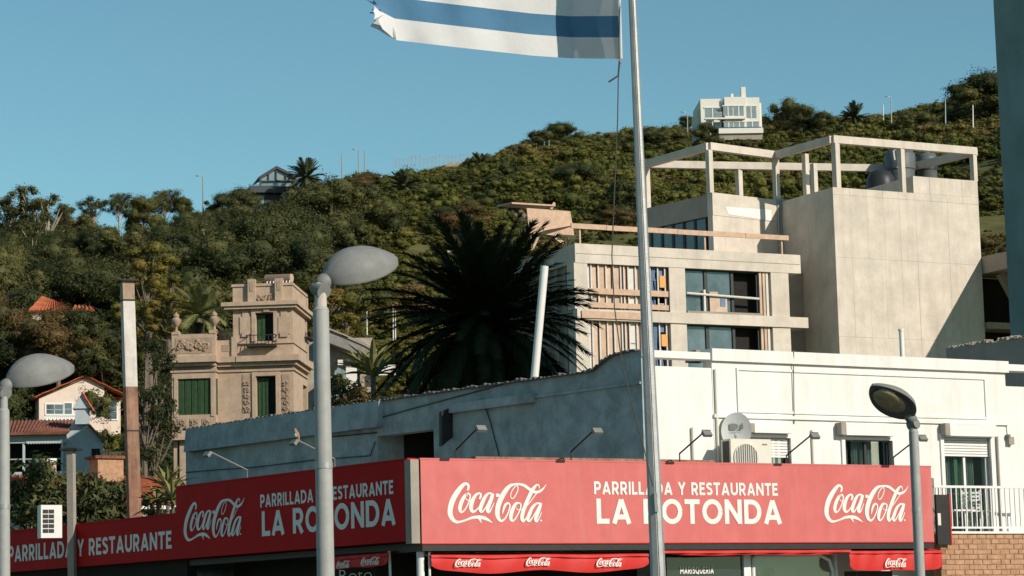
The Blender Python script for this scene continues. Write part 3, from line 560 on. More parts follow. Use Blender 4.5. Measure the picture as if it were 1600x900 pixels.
q.hexa([V((x, y, z)) for z in (-bh/2, bh/2) for x, y in ((-bl/2, 0), (bl/2, 0), (bl/2, bd), (-bl/2, bd))]); bm.from_pydata(q.v, [], q.f); bm.materials.append(m_brick)
course = .1075; row = 0; z = zbt-.055; rot = Matrix((FW.ex, FW.ey, FW.ez)).transposed().to_4x4(); off = OFF[t]
while z > 1.9:
    x = bxL+.12+(.125 if row % 2 else 0)
    while x < bxR-.1:
        m4 = Matrix.Translation(FW.p(x+rnd.uniform(-.006, .006), yb+rnd.uniform(-.004, .006), z+rnd.uniform(-.003, .003))-off) @ rot @ Matrix.Rotation(rnd.uniform(-.012, .012), 4, 'Y') @ Matrix.Diagonal((rnd.uniform(.96, 1.02), 1, rnd.uniform(.93, 1.05), 1))
        inst('brick', bm, t, m4); x += .251
    z -= course; row += 1
t = thing('balcony_railing', 'white metal balcony railing with vertical bars above the brick wall', 'railing', FW.p((bxL+bxR)/2, yb, zbt))
zr1 = FW.uv(1530, 759, yb)[1]
obj('balcony_floor', MB().fb(FW, bxL-.05, bxR, yb-.04, -.002, zbt+.001, zbt+.05), m_white, t)
obj('top_rail', MB().fb(FW, bxL-.1, bxR, yb, yb+.05, zr1-.05, zr1), m_trim, t); obj('bottom_rail', MB().fb(FW, bxL-.1, bxR, yb+.005, yb+.045, zbt+.11, zbt+.15), m_trim, t)
x = bxL-.05
while x < bxR: obj('baluster', MB().fb(FW, x, x+.022, yb+.012, yb+.034, zbt+.151, zr1-.051), m_trim, t); x += .135
for x in (bxL+.05, bxL+1.5, bxR-.1): obj('rail_post', MB().fb(FW, x-.02, x+.02, yb+.004, yb+.046, zbt+.051, zr1-.052), m_trim, t)
def chair(label, px, m, yaw, m2):
    a = FW.uv(px, 822, -.5)[0]; o = FW.p(a, -.5, zbt+.06); t = thing('slatted_chair', label, 'chair', o)
    f = Fr(o, FW.ex*math.cos(yaw)+FW.ey*math.sin(yaw)); z = zbt+.06
    obj('seat', MB().fb(f, -.2, .2, -.2, .2, z+.42, z+.45), m, t)
    for sx in (-1, 1):
        obj('leg', MB().bar(f.p(sx*.18, -.2, z), f.p(sx*.18, -.17, z+.42), .03, .03), m, t); obj('leg', MB().bar(f.p(sx*.18, .24, z), f.p(sx*.18, .19, z+.9), .03, .03), m, t)
    for k in range(5): obj('back_slat', MB().fb(f, -.17, .17, .18, .2, z+.5+k*.08, z+.545+k*.08), m, t)
chair('white slatted chair behind the balcony railing by the door', 1521, m_trim, -.6, 0); chair('green slatted chair behind the balcony railing, right of the white chair', 1535, m_chairg, .5, 0)
o = FW.p(FW.uv(1500, 820, -.45)[0], -.45, zbt+.06); t = thing('balcony_table', 'small white table behind the balcony railing left of the chairs', 'table', o); f = Fr(o, FW.ex)
obj('table_top', MB().fb(f, -.3, .3, -.2, .2, zbt+.5, zbt+.53), m_trim, t)
for sx, sy in ((-1, -1), (1, -1), (1, 1), (-1, 1)): obj('leg', MB().bar(f.p(sx*.26, sy*.16, zbt+.06), f.p(sx*.26, sy*.16, zbt+.5), .03, .03), m_frame, t)
x0, x1, z0, z1 = FW.box(1572, 683, 1580, 695)
t = thing('wall_lamp', 'small grey box lamp with cable on the white wall at the right', 'lamp', FW.p(x0, 0, z0)); obj('lamp_box', MB().fb(FW, x0, x1, -.1, -.001, z0, z1), m_conc2, t); obj('cap', MB().fb(FW, x0-.02, x0+.03, -.12, -.001, z1-.02, z1+.05), m_print, t)
obj('wire', MB().tube([FW.p(x0-.2, -.012, z1+.25), FW.p(x0+.02, -.012, z1+.24), FW.p(x0+.04, -.012, z1)], .007, 5), m_print, t)
# ---------------------------------------------------------------- floodlights on arms
def floodlight(label, base, n, gal=.95, dz=.38, tiltdown=.5):
    t = thing('floodlight', label, 'floodlight', base, 'floodlights on bent arms along the signboard tops'); b = V(base); k = b+V((0, 0, .17)); e = k+n*gal+V((0, 0, dz))
    obj('arm', MB().tube([b-V((0, 0, .1)), k, e], .016, 6), m_iron if gal > .9 else m_print, t)
    s = V((-n.y, n.x, 0)); hd = -n*.75-V((0, 0, .65)); hd.normalize(); up = s.cross(hd)
    c = e+n*.02-V((0, 0, .07))
    obj('lamp_head', MB().hexa([c+s*(.095*i)+up*(.06*j)+hd*k2 for k2 in (-.035, .03) for i, j in ((-1, -1), (1, -1), (1, 1), (-1, 1))]), m_head, t)
    obj('lamp_glass', MB().hexa([c+s*(.08*i)+up*(.05*j)+hd*k2 for k2 in (.031, .036) for i, j in ((-1, -1), (1, -1), (1, 1), (-1, 1))]), m_dish, t)
    obj('bracket', MB().bar(e-V((0, 0, .0))-s*.1, e+s*.1, .015, .02), m_iron, t); return t, c
nS, nL = -FS.ey, -FL.ey
for px, lab in ((713, 'floodlight arm nearest the sign corner, against the shaded blue wall'), (892.5, 'floodlight on a dark arm in front of the blue wall left of the flagpole'), (1062, 'floodlight on a thin arm left of the satellite dish'), (1229, 'floodlight arm right of the air conditioner, seen end on'), (1396, 'floodlight arm partly hidden behind the right street lamp')):
    x = FS.uv(px, 718, .12)[0]; floodlight(lab, FS.p(x, .12, z1s+.03), nS)
BIRDP = None
for px, lab in ((386, 'leftmost floodlight on a pale arm above the shaded side signboard'), (523, 'floodlight with a small bird on it, beside the middle street lamp')):
    x = FL.uv(px, 735, .12)[0]; _, c = floodlight(lab, FL.p(x, .12, zl1+.03), nL, .9, .36); BIRDP = c
def V2(p): return V(p)*.66
# bird: one body surface plus beak
t = thing('bird', 'small brown and white bird perched on a floodlight arm', 'bird', BIRDP+V((.04, .0, .10)))
o = OFF[t]; mb = MB()
mb.tube([o+V2((.12, 0, -.16)), o+V2((.08, 0, -.06)), o+V2((.05, 0, .02)), o+V2((.02, 0, .09)), o+V2((-.01, 0, .16)), o+V2((-.02, 0, .20)), o+V2((-.03, 0, .235)), o+V2((-.035, 0, .255))], [q*.66 for q in (.012, .03, .062, .072, .055, .042, .04, .012)], 10)
obj('body', mb, m_bird, t, smooth=True); obj('beak', MB().tube([o+V2((-.06, 0, .225)), o+V2((-.1, 0, .215))], [.008, .002], 6), m_iron, t)
obj('belly', MB().ell(o+V2((.0, -.03, .06)), V2((.05, 0, 0)), V2((0, .045, 0)), V2((0, 0, .07)), 10, 6), m_curt, t, smooth=True)
for s in (-1, 1): obj('leg', MB().tube([o+V2((.02, s*.02, .03)), o+V2((.0, s*.02, -.05))], .005, 5), m_rust, t)
# ---------------------------------------------------------------- air conditioners, dish, vent
def ac_unit(label, f, x0, x1, z0, z1, dep, side_front=True):
    t = thing('air_conditioner', label, 'air conditioner', f.p((x0+x1)/2, 0, z0)); w_ = x1-x0; h_ = z1-z0
    obj('casing', MB().fb(f, x0, x1, 0, dep, z0, z1), m_ac, t); cx = x0+w_*.36; cz = z0+h_*.44; r = min(w_*.33, h_*.42)
    obj('fan_recess', MB().tube([f.p(cx, -.012, cz), f.p(cx, -.002, cz)], r, 28), m_print, t)
    mb = MB()
    for i in range(11):
        x = cx-r+2*r*(i+.5)/11; hh = math.sqrt(max(r*r-(x-cx)**2, 0)); mb.fb(f, x-.008, x+.008, -.03, -.014, cz-hh, cz+hh)
    obj('fan_grille', mb, m_ac, t); obj('fan_rim', MB().tube([f.p(cx+r*math.cos(a*.2244), -.02, cz+r*math.sin(a*.2244)) for a in range(29)], .012, 5, False), m_ac, t)
    obj('nameplate', MB().fb(f, x1-.22, x1-.1, -.006, -.001, z1-.12, z1-.09), m_print, t)
    obj('side_coil', MB().fb(f, x0-.006, x0-.001, .06, dep-.06, z0+.04, z1-.04), m_black, t); return t
ztop = ztr
ff = Fr(FS.p(FS.uv(1142, 710, .75)[0], .75, 0), FS.ex); a0 = ff.uv(1142, 705)[0]; a1 = ff.uv(1205, 705)[0]
ac_unit('cream air conditioner on the terrace in front of the white wall', ff, a0, a1, ztop, ff.uv(1172, 686)[1], .34)
cD = ff.p(ff.uv(1151, 676, .42)[0], .42, ff.uv(1151, 674, .42)[1]); t = thing('satellite_dish', 'grey satellite dish with a dark emblem above the air conditioner', 'satellite dish', cD)
nD = V((FS.ey.x*-1+.05, -FS.ey.y, .25)).normalized(); nD = V((-.15, -1, .22)).normalized(); sD = nD.cross(V((0, 0, 1))).normalized()*-1; uD = nD.cross(sD)*1
if uD.z < 0: uD = -uD
mb = MB(); ra, rb = .31, .385; nn = 30
for j in range(7):
    for i in range(nn):
        r = j/6; mb.v.append(tuple(cD+sD*(ra*r*math.cos(6.283*i/nn))+uD*(rb*r*math.sin(6.283*i/nn))+nD*(.06*r*r)))
mb.f = [(j*nn+i, j*nn+(i+1) % nn, (j+1)*nn+(i+1) % nn, (j+1)*nn+i) for j in range(6) for i in range(nn)]
d_ = obj('reflector', mb, m_dish, t, smooth=True)
class DF:
    @staticmethod
    def p(x, y, z): return cD+sD*x+uD*z+nD*(.02+.06*((x/ra)**2+(z/rb)**2)-y)
mb = MB(); ribbon(mb, [(0, 0), (1, 0)], [1, 1], lambda a, b: DF.p(-.15+.02*a, 0, .06+.1*b)) if False else None
pts = [(-.14, .155)]+[(-.05+.09*math.cos(R(a)), .09+.068*math.sin(R(a))) for a in range(85, -95, -15)]+[(-.14, .022)]
mb.add([DF.p(a, -.004, b) for a, b in pts], [tuple(range(len(pts)))])
pts = [(.135-.0, .155), (.135, .03), (.02, .022), (.075, .06), (.10, .11), (.10, .155)]
mb.add([DF.p(a, -.004, b) for a, b in pts], [tuple(range(len(pts)))])
obj('emblem', mb, m_print, t)
class TF(Fr):
    def __init__(s): pass
    def p(s, x, y, z): return DF.p(x, -.004, z)
text_part('DIRECTV', TF(), (-.13, .12, -.045, -.005), 0, t, m_galv, .0)
obj('mast', MB().tube([cD-nD*.03, cD-nD*.2-uD*.1, V((cD.x-nD.x*.2, cD.y-nD.y*.2, ztop))], .022, 8), m_galv, t)
obj('feed_arm', MB().tube([cD-uD*.36, cD-uD*.2+nD*.35], .012, 6), m_galv, t); obj('feed_horn', MB().tube([cD-uD*.2+nD*.33, cD-uD*.15+nD*.26], .035, 8), m_dish, t)
b = FW.uv(1410, 552, .6); a = FW.uv(1408, 514, .6); t = thing('vent_pipe', 'white capped vent pipe on the white building roof', 'pipe', FW.p(a[0], .6, zt+.2))
obj('pipe', MB().tube([FW.p(a[0], .6, zt+.2), FW.p(a[0], .6, a[1]-.05)], .052, 12), m_plast, t, smooth=True); obj('pipe_cap', MB().tube([FW.p(a[0], .6, a[1]-.05), FW.p(a[0], .6, a[1])], .065, 12), m_plast, t, smooth=True)
# ---------------------------------------------------------------- concrete building under construction
K = FK
def kx(px, py=450): return K.uv(px, py)[0]
def kz(px, py): return K.uv(px, py)[1]
t = thing('unfinished_building', 'bare concrete building under construction with open roof frame and tower', 'building', K.p(4, 4, 8)); UB = t
xe = kx(1252, 440); zA1 = zK; zA0 = kz(905, 410.5); zB1 = kz(950, 484); zB0 = kz(950, 501); zG = 4.0
obj('roof_slab', MB().fb(K, 0, xe, 0, 9, zA0, zA1), m_conc, t); obj('roof_slab_joint', MB().fb(K, .05, xe-.05, -.012, -.002, (zA0*1.0+zA1)/2-.02, (zA0+zA1)/2+.0), m_conc2, t)
obj('floor_band', MB().fb(K, 0, kx(1262, 505), -.05, 9, zB0, zB1), m_conc, t)
for a, b in ((898, 919), (1046.5, 1071.5), (1205.5, 1233)):
    obj('column', MB().fb(K, kx(a)+.001, kx(b), .02, .6, zB1, zA0), m_conc, t); obj('column', MB().fb(K, kx(a)+.001, kx(b), .02, .6, zG, zB0), m_conc, t)
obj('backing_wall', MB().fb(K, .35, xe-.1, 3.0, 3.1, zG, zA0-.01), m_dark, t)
# stud bays with boards behind
def bay(z0, z1, low):
    xs0 = [920, 926.7, 938, 950, 961, 973, 978, 984.5, 996, 1003, 1011, 1019, 1031, 1042]
    for x in xs0: obj('stud', MB().fb(K, kx(x)-.024, kx(x)+.026, .12, .17, z0, z1), m_stud, t)
    edges = [919.5, 928, 938, 950, 961, 973.5, 984.5, 996, 1007, 1019]
    for i, (a, b) in enumerate(zip(edges, edges[1:])):
        gap = .0 if i % 5 else .05
        obj('wall_board', MB().fb(K, kx(a)+gap, kx(b)-.03, .19+.02*(i % 2), .208+.02*(i % 2), z0+rnd.uniform(0, .1), z1-rnd.uniform(0, .06)), [m_stud, m_insul, m_wood, m_insul, m_insul, m_rboard][i % 6], t)
    if True:
        for k in range(7):
            a = kx(rnd.choice(xs0)); z = rnd.uniform(z0+.3, z1-.2); obj('noggin', MB().fb(K, a, a+.28, .17, .21, z, z+.035), rnd.choice([m_stud, m_bluep]), t)
    obj('orange_box', MB().fb(K, kx(1033), kx(1042), .09, .2, z1-.78-(.1 if low else 0), z1-.33-(.1 if low else 0)), m_orange, t)
    obj('blue_panel', MB().fb(K, kx(1032), kx(1041), .22, .26, z1-.33, z1), m_bluep, t)
    for k, (xa_, xb_) in enumerate(((1020, 1024), (1023, 1021), (1025.5, 1025), (1029, 1027), (1034, 1036))):
        pts = [K.p(kx(xa_+(xb_-xa_)*s)+.05*math.sin(s*7+k), .24, z1-(z1-z0)*(.95 if k < 3 else .7)*s) for s in [i/9 for i in range(10)]]
        obj('blue_conduit', MB().tube(pts, .045, 6), m_bluep, t, smooth=True)
bay(zB1, zA0, 0); bay(zG+4, zB0, 1)
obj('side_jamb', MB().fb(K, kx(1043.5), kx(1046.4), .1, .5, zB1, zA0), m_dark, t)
for y0, y1 in ((452.5, 461.5), (474.5, 482.5)): obj('plank', MB().fb(K, kx(920), kx(1044), .0, .06, kz(985, y1), kz(985, y0)), m_wood, t)
obj('plank', MB().fb(K, kx(906), kx(1012), -.11, -.055, zB0+.06, zB0+.33), m_wood, t)
for a, b in ((967, 488), (1001, 489)): pass
# glazed bay
def gbay(z0, z1, top):
    g0, g1 = kx(1072.5), kx(1188)
    obj('window_frame', MB().fb(K, kx(1105), kx(1110), .2, .32, z0, z1).fb(K, kx(1146.5), kx(1150.5), .2, .32, z0, z1).fb(K, g0, g1, .21, .31, z1-.06, z1).fb(K, g0, g1, .21, .31, z0, z0+.07).fb(K, kx(1186), g1+.03, .2, .32, z0, z1), m_frame, t)
    for a, b in ((1072.5, 1105), (1110, 1146.5)): obj('pane', MB().fb(K, kx(a), kx(b), .26, .28, z0+.07, z1-.06), m_wglass, t)
    for x in (1190.5, 1196, 1201): obj('stud', MB().fb(K, kx(x)-.05, kx(x)+.05, .1, .25, z0, z1), m_insul if x < 1200 else m_stud, t)
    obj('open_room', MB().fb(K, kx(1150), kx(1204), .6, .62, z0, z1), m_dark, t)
gbay(zB1, zA0, 1); gbay(zG+4, zB0, 0)
obj('ledge', MB().fb(K, kx(1073), kx(1190), -.02, .25, zB1, zB1+.09), m_conc2, t)
a, b = K.uv(1075, 457.5), K.uv(1188, 466.5); obj('scaffold_pole', MB().tube([K.p(a[0], .1, a[1]), K.p(b[0], .1, b[1])], .05, 8), m_stud, t, smooth=True)
for x0, x1_, y0, y1 in ((1112, 1125, 455, 492), (1125, 1139, 462, 494)): obj('leaning_board', MB().fb(K, kx(x0), kx(x1_), .17, .19, kz(1120, y1), kz(1120, y0)), m_insul, t)
obj('blue_paper', MB().fb(K, kx(1128), kx(1136), .155, .165, kz(1130, 478), kz(1130, 465)), m_bluep, t)
obj('post', MB().fb(K, kx(1101.5), kx(1104.5), .1, .17, zB1, kz(1103, 452)), m_stud, t)
# shaded left flank
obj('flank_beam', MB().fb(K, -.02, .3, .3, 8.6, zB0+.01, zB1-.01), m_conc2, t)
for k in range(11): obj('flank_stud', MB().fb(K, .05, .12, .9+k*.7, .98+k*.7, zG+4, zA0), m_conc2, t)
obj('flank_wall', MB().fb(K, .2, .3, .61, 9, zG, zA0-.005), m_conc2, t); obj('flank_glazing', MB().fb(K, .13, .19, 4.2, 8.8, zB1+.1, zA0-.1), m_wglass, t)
# stair recess right of the glazed bay
obj('recess_wall', MB().fb(K, kx(1233.5), kx(1300), 1.2, 1.3, zG, zA1-.5), m_conc2, t)
for x in (1238, 1245, 1252): obj('recess_stud', MB().fb(K, kx(x)-.04, kx(x)+.04, 1.0, 1.1, zG+4, zA0), m_conc2, t)
# tower with formwork panels
xt0, xt1 = FT.uv(1306.5, 420)[0], FT.uv(1534, 420)[0]; zt_lo = FT.uv(1365, 297)[1]; zt_hi = FT.uv(1478, 279)[1]; xst = FT.uv(1427, 290)[0]
yd = 6.5
mb = MB(); mb.fb(FT, xt0, xt1, .03, yd, zG, zt_lo); mb.fb(FT, xst, xt1-.001, .031, 3.2, zt_lo, zt_hi); obj('tower_core', mb, m_conc, t)
nC = 9; zr = [zG+2, FT.uv(1420, 530)[1], FT.uv(1420, 408)[1], FT.uv(1420, 312)[1], zt_lo]
for i in range(nC):
    for j in range(len(zr)-1):
        a = xt0+(xt1-xt0)*i/nC; b = xt0+(xt1-xt0)*(i+1)/nC; e = rnd.uniform(-.004, .004); g = .003
        obj('concrete_panel', MB().fb(FT, a+(g if i else 0), b-(g if i < nC-1 else 0), e, .029, zr[j]+g, zr[j+1]-(g if j < 3 else 0)), m_conc, t)
for i in range(4):
    a = xst+(xt1-xst)*i/4; b = xst+(xt1-xst)*(i+1)/4; obj('concrete_panel', MB().fb(FT, a+.004, b-.004, rnd.uniform(-.006, .006), .030, zt_lo+.004, zt_hi), m_conc, t)
# upper storey and roof frame at one level
zF = zT; q = lambda px, py: Pz(px, py, zF)
A, B, Cc, D, E = q(1012, 250), q(1110, 222), q(1214, 236), q(1303, 211), q(1527, 230)
back = (A-B); F_ = E+back*1.0
V_ = Fr(B, Cc-B); vl = (A-B).length
def vx(px, py): return V_.uv(px, py)
beam = .30
def rb(a, b, e=0.0):
    a, b = a+FT.ey*.14, b+FT.ey*.14
    obj('frame_beam', MB().bar(a-V((0, 0, beam/2+e)), b-V((0, 0, beam/2+e)), .25, beam-2*e), m_conc, t)
rb(A, B, .002); rb(B, Cc, .0); rb(Cc, D, .003); rb(D, E, 0); rb(E, F_, .003)
Bk = A+(F_-A)*0; rb(A, F_, .004)
mid = D+(E-D)*.47
zV1 = vx(1160, 306)[1]; zsl = zA1
def post(p, z0, s=.21):
    p = p+FT.ey*.14
    obj('frame_post', MB().bar(V((p.x, p.y, z0)), V((p.x, p.y, zF-beam+.003)), s, s, V_.ey), m_conc, t)
post(B, zV1-.01); post(Cc, zV1-.01); post(A, zV1-.01); post(D+FT.ex*.14, zt_lo-.01, .24); post(mid, zt_lo-.01); post(E-FT.ex*.13, zt_hi-.01); post(F_, zt_lo-.5); post(Cc+back*.6+V_.ex*.1, zV1-.01, .22); post(D+back*.55+FT.ex*.5, zt_lo-.4, .2)
post(D+back*.95+FT.ex*2.2, zt_lo-.4)
# upper storey walls
L = (Cc-B).length+.35
obj('upper_wall', MB().fb(V_, .0, L, .02, .3, zsl-.01, zV1-.9), m_conc, t); obj('upper_parapet', MB().fb(V_, 0, L, 0, .32, zV1-.898, zV1), m_conc, t)
obj('upper_roof', MB().fb(V_, .02, L-.02, .33, vl, zV1-.6, zV1-.2), m_conc, t)
obj('upper_flank_beam', MB().fb(V_, 0, .3, .34, vl, zV1-.9, zV1-.05), m_conc2, t)
n = 5
for i in range(n):
    a = .5+(vl-.9)*i/n; b = .5+(vl-.9)*(i+1)/n
    obj('pane', MB().fb(V_, .1, .14, a+.06, b-.06, zsl+.05, zV1-.95), m_wglass, t); obj('mullion', MB().fb(V_, .06, .18, b-.06, b+.06, zsl, zV1-.901), m_frame, t)
obj('upper_back', MB().fb(V_, .2, L, vl-.2, vl, zsl, zV1-.61), m_conc2, t)
obj('white_patch', MB().hexa([V_.p(a, y, z) for y in (-.012, -.004) for a, z in ((vx(1138, 335)[0], vx(1138, 335)[1]), (vx(1205, 345)[0], vx(1205, 345)[1]), (vx(1205, 325)[0], vx(1205, 328)[1]), (vx(1133, 323)[0], vx(1133, 323)[1]))]), m_trim, t)
for px in (1216, 1220, 1224, 1229, 1233):
    a = vx(px, 350)[0]; obj('conduit', MB().tube([V_.p(a, -.02, zsl), V_.p(a, -.02, vx(1222, 312)[1])], .055, 6), m_galv, t, smooth=True)
a = vx(1243, 350); obj('hanging_sheet', MB().bar(V_.p(vx(1248, 395)[0], -.35, zsl), V_.p(vx(1242, 320)[0], -.3, vx(1242, 315)[1]), .1, .42, V_.ex), m_plast, t)
# tanks on the tower roof
def tank(label, px0, px1, py0, py1, D, m, band=False, dome=False):
    c = P((px0+px1)/2, py1, D); r = (px1-px0)/2/FPX*D; h = (py1-py0)/FPX*D; z0 = c.z-.3; o = V((c.x, c.y, z0)); tt = thing('water_tank', label, 'water tank', o, None); h += .3
    if dome: obj('tank_body', MB().lathe(o, [(r, 0), (r, h*.45), (r*.93, h*.68), (r*.7, h*.88), (r*.3, h*.98), (0, h)], 24), m, tt, smooth=True)
    else:
        obj('tank_body', MB().lathe(o, [(r*.93, 0), (r*.93, h*.42), (r, h*.45), (r, h*.82), (r*.96, h*.84)], 24), m, tt, smooth=True)
        obj('tank_lid', MB().lathe(o, [(r*.97, h*.842), (r*.8, h*.93), (r*.35, h*.96), (r*.33, h*1.0), (0, h*1.0)], 24), m, tt, smooth=True)
        if band: obj('tank_band', MB().lathe(o, [(r*1.01, h*.43), (r*1.02, h*.6), (r*1.01, h*.62)], 24), m_tankd, tt, smooth=True)
    return tt
tank('tall dark water tank with a pipe on the tower roof, left of two standing tanks', 1383, 1432, 230, 282, 104, m_tank)
tank('grey water tank with lid and dark band behind the right part of the roof frame', 1432, 1466, 236, 278, 104.5, m_tank, True)
tank('low black domed tank on the tower roof beside the tall tank', 1353, 1400, 264, 296, 103.2, m_tankd, dome=True)
obj('roof_plinth', MB().fb(FT, FT.uv(1372, 290, 2)[0], xst-.01, 2, 5, zt_lo-.02, zt_lo+.42), m_conc2, t)
pts = [P(1398, 250, 101.5), P(1396, 236, 101.5), P(1403, 231, 101.5), P(1412, 250, 101.5), P(1402, 262, 101.5)]; obj('tank_pipe', MB().tube(pts, .03, 6), m_plast, t, smooth=True)
# plywood hut and timber rail on the slab
hD = 94.6; ph = Fr(P(857, 350, hD), K.ex); u = lambda px, py: ph.uv(px, py)
t2 = thing('plywood_screen', 'tilted plywood screen on timber props at the slab corner above the palm', 'plywood screen', ph.p(0, 0, zK))
pl = [u(823, 325), u(827, 364), u(898, 371), u(891, 330)]
obj('plywood_sheet', MB().prism([ph.p(a, 0, b) for a, b in pl], ph.ey*.03), m_wood, t2)
def st(p0, p1, w_=.09, y0=.06, y1=.06, m=m_wood): a, b = u(*p0), u(*p1); obj('prop', MB().bar(ph.p(a[0], y0, a[1]), ph.p(b[0], y1, b[1]), w_, w_), m, t2)
st((843, 366), (833, 388)); st((866, 369), (881, 380), .14); st((884, 371), (886, 382), .06); st((830, 364), (832, 390), .05); st((809, 325), (823, 344), .06, .5, .3); st((818, 326), (824, 338), .12, .3, .1); st((866, 317), (861, 327), .1, -.02, .02)
a, b = u(798, 319), u(866, 323); obj('roof_board', MB().hexa([ph.p(a[0], -.1, a[1]), ph.p(b[0], -.1, b[1]), ph.p(b[0], 1.2, b[1]+.1), ph.p(a[0], 1.2, a[1]+.1), ph.p(a[0], -.1, a[1]+.06), ph.p(b[0], -.1, b[1]+.06), ph.p(b[0], 1.2, b[1]+.16), ph.p(a[0], 1.2, a[1]+.16)]), m_wood, t2)
a, b = u(841, 360), u(893, 350); obj('cross_plank', MB().bar(ph.p(a[0], -.4, a[1]), ph.p(b[0], -.05, b[1]), .06, .13), m_wood, t2)
t2 = thing('timber_rail', 'long thin timber rail running above the concrete slab edge', 'timber rail', K.p(3, .3, zK))
zr_ = K.uv(1050, 361.5, .3)[1]
ed = [893, 948, 1003, 1059, 1117, 1165, 1230]
for i, (a, b) in enumerate(zip(ed, ed[1:])): obj('plank', MB().fb(K, K.uv(a, 360, .3)[0], K.uv(b, 365, .3)[0]+.05, .3-.02*(i % 2), .36-.02*(i % 2), zr_-.09-.01*(i % 2), zr_+.1-.012*(i % 2)), m_wood, t2)
for px in (905, 1000, 1100, 1220): a = K.uv(px, 370, .4)[0]; obj('rail_post', MB().fb(K, a, a+.06, .38, .44, zK-.02, zr_+.05), m_wood, t2)
a, b = P(699, 395, 97), P(733, 398, 97); solo('timber_plank', MB().bar(a, b, .1, .17), m_wood, 'short timber plank end showing left of the palm crown', 'plank', a)
solo('plastic_pipe', MB().tube([P(835, 592, 62), P(851, 416, 62)], .098, 14), m_plast, 'leaning white plastic pipe standing before the dark palm', 'pipe', P(835, 592, 62), smooth=True)
# annex at the right of the tower and the dark tall building
t = thing('concrete_annex', 'low concrete annex with shaded open bay right of the tower', 'building', FT.p(xt1+3, 0, 8))
zan1, zan0 = FT.uv(1537, 402)[1], FT.uv(1537, 428)[1]
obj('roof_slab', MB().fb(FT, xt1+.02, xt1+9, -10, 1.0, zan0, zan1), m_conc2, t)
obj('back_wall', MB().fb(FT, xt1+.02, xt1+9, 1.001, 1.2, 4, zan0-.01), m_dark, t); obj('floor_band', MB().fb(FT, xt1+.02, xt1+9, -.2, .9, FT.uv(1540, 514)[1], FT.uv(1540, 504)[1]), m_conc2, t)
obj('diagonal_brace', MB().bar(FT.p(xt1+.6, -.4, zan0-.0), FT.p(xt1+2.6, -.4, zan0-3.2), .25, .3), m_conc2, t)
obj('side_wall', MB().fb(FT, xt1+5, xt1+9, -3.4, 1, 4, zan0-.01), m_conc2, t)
TB = P(1553, 0, 68); TBx = (FB.ex).normalized()
t = thing('tall_building', 'tall dark teal building side cut off by the right edge', 'building', V((TB.x, TB.y, 0)))
f = Fr(V((P(1566, 270, 68).x, 68, 0)), FB.ex)
obj('side_wall', MB().fb(f, 0, 34, 0, 5, 0, 40), m_teal, t); obj('roof_parapet', MB().fb(f, -.1, 34.1, -.1, 5.1, 40, 41), m_teal, t)
# low rough wall behind the white building
a = P(1478, 546, 70); b = Pz(1640, 522, a.z)
c1, c2 = P(1478, 545, 62.5), P(1640, 521, 59.5)
t = thing('rough_wall', 'rough topped grey wall behind the white parapet at the right', 'wall', V((c1.x, c1.y, 0)))
f = Fr(V((c1.x, c1.y, 0)), V((c2.x-c1.x, c2.y-c1.y, 0))); LL = (V((c2.x, c2.y, 0))-V((c1.x, c1.y, 0))).length; mb = MB(); n = 60
vs = []
for i in range(n+1):
    s = i/n; z = c1.z+(c2.z-c1.z)*s+rnd.uniform(-.03, .05); vs += [f.p(LL*s, 0, 3), f.p(LL*s, .3, 3), f.p(LL*s, .3, z), f.p(LL*s, 0, z+rnd.uniform(-.02, .02))]
mb.add(vs, [(i*4+a, (i+1)*4+a, (i+1)*4+(a+1) % 4, i*4+(a+1) % 4) for i in range(n) for a in range(4)]); obj('wall_body', mb, m_conc2, t)
mb = MB()
for i in range(70):
    s = rnd.random(); z = c1.z+(c2.z-c1.z)*s; r = rnd.uniform(.02, .05); mb.box(f.p(LL*s, rnd.uniform(0, .25), z+.03), (r*1.6, r, r))
tag(obj('rubble_top', mb, m_rock, t), kind='stuff')
# ---------------------------------------------------------------- ornate mansion
Mo = P(458, 560, 120); M = Fr(V((Mo.x, Mo.y, 0)), V((math.cos(R(4)), -math.sin(R(4)), 0)))
t = thing('mansion', 'ornate beige mansion with square tower, balustrade and green shutters', 'building', M.p(-3, 2, 8)); MN = t
mu = lambda px, py, y=0: M.uv(px, py, y)
Xl = mu(272, 600)[0]; Xb = mu(340, 600)[0]; Xt = mu(364, 500)[0]
zc = mu(400, 557)[1]; zc2 = mu(400, 566)[1]; ztt = mu(410, 447)[1]; zcr1, zcr0 = mu(410, 472)[1], mu(410, 478)[1]; zb = 7.5; dp = 4.3
def ob(n, m, *bx, lab=None): 
    mb = MB()
    for b in bx: mb.fb(M, *b)
    return obj(n, mb, m, t, lab)
# lower storey: bay proud by .5, link, tower block
dw = M.box(401, 588, 431, 680); tw = M.box(400, 489, 427, 533); sd = None
mb = MB(); wall_holes(mb, M, Xb, 0, zb, zc2, [dw], 0, .3); wall_holes(mb, M, Xt, 0, zc, ztt, [tw], 0, .3); obj('front_wall', mb, m_stucco, t)
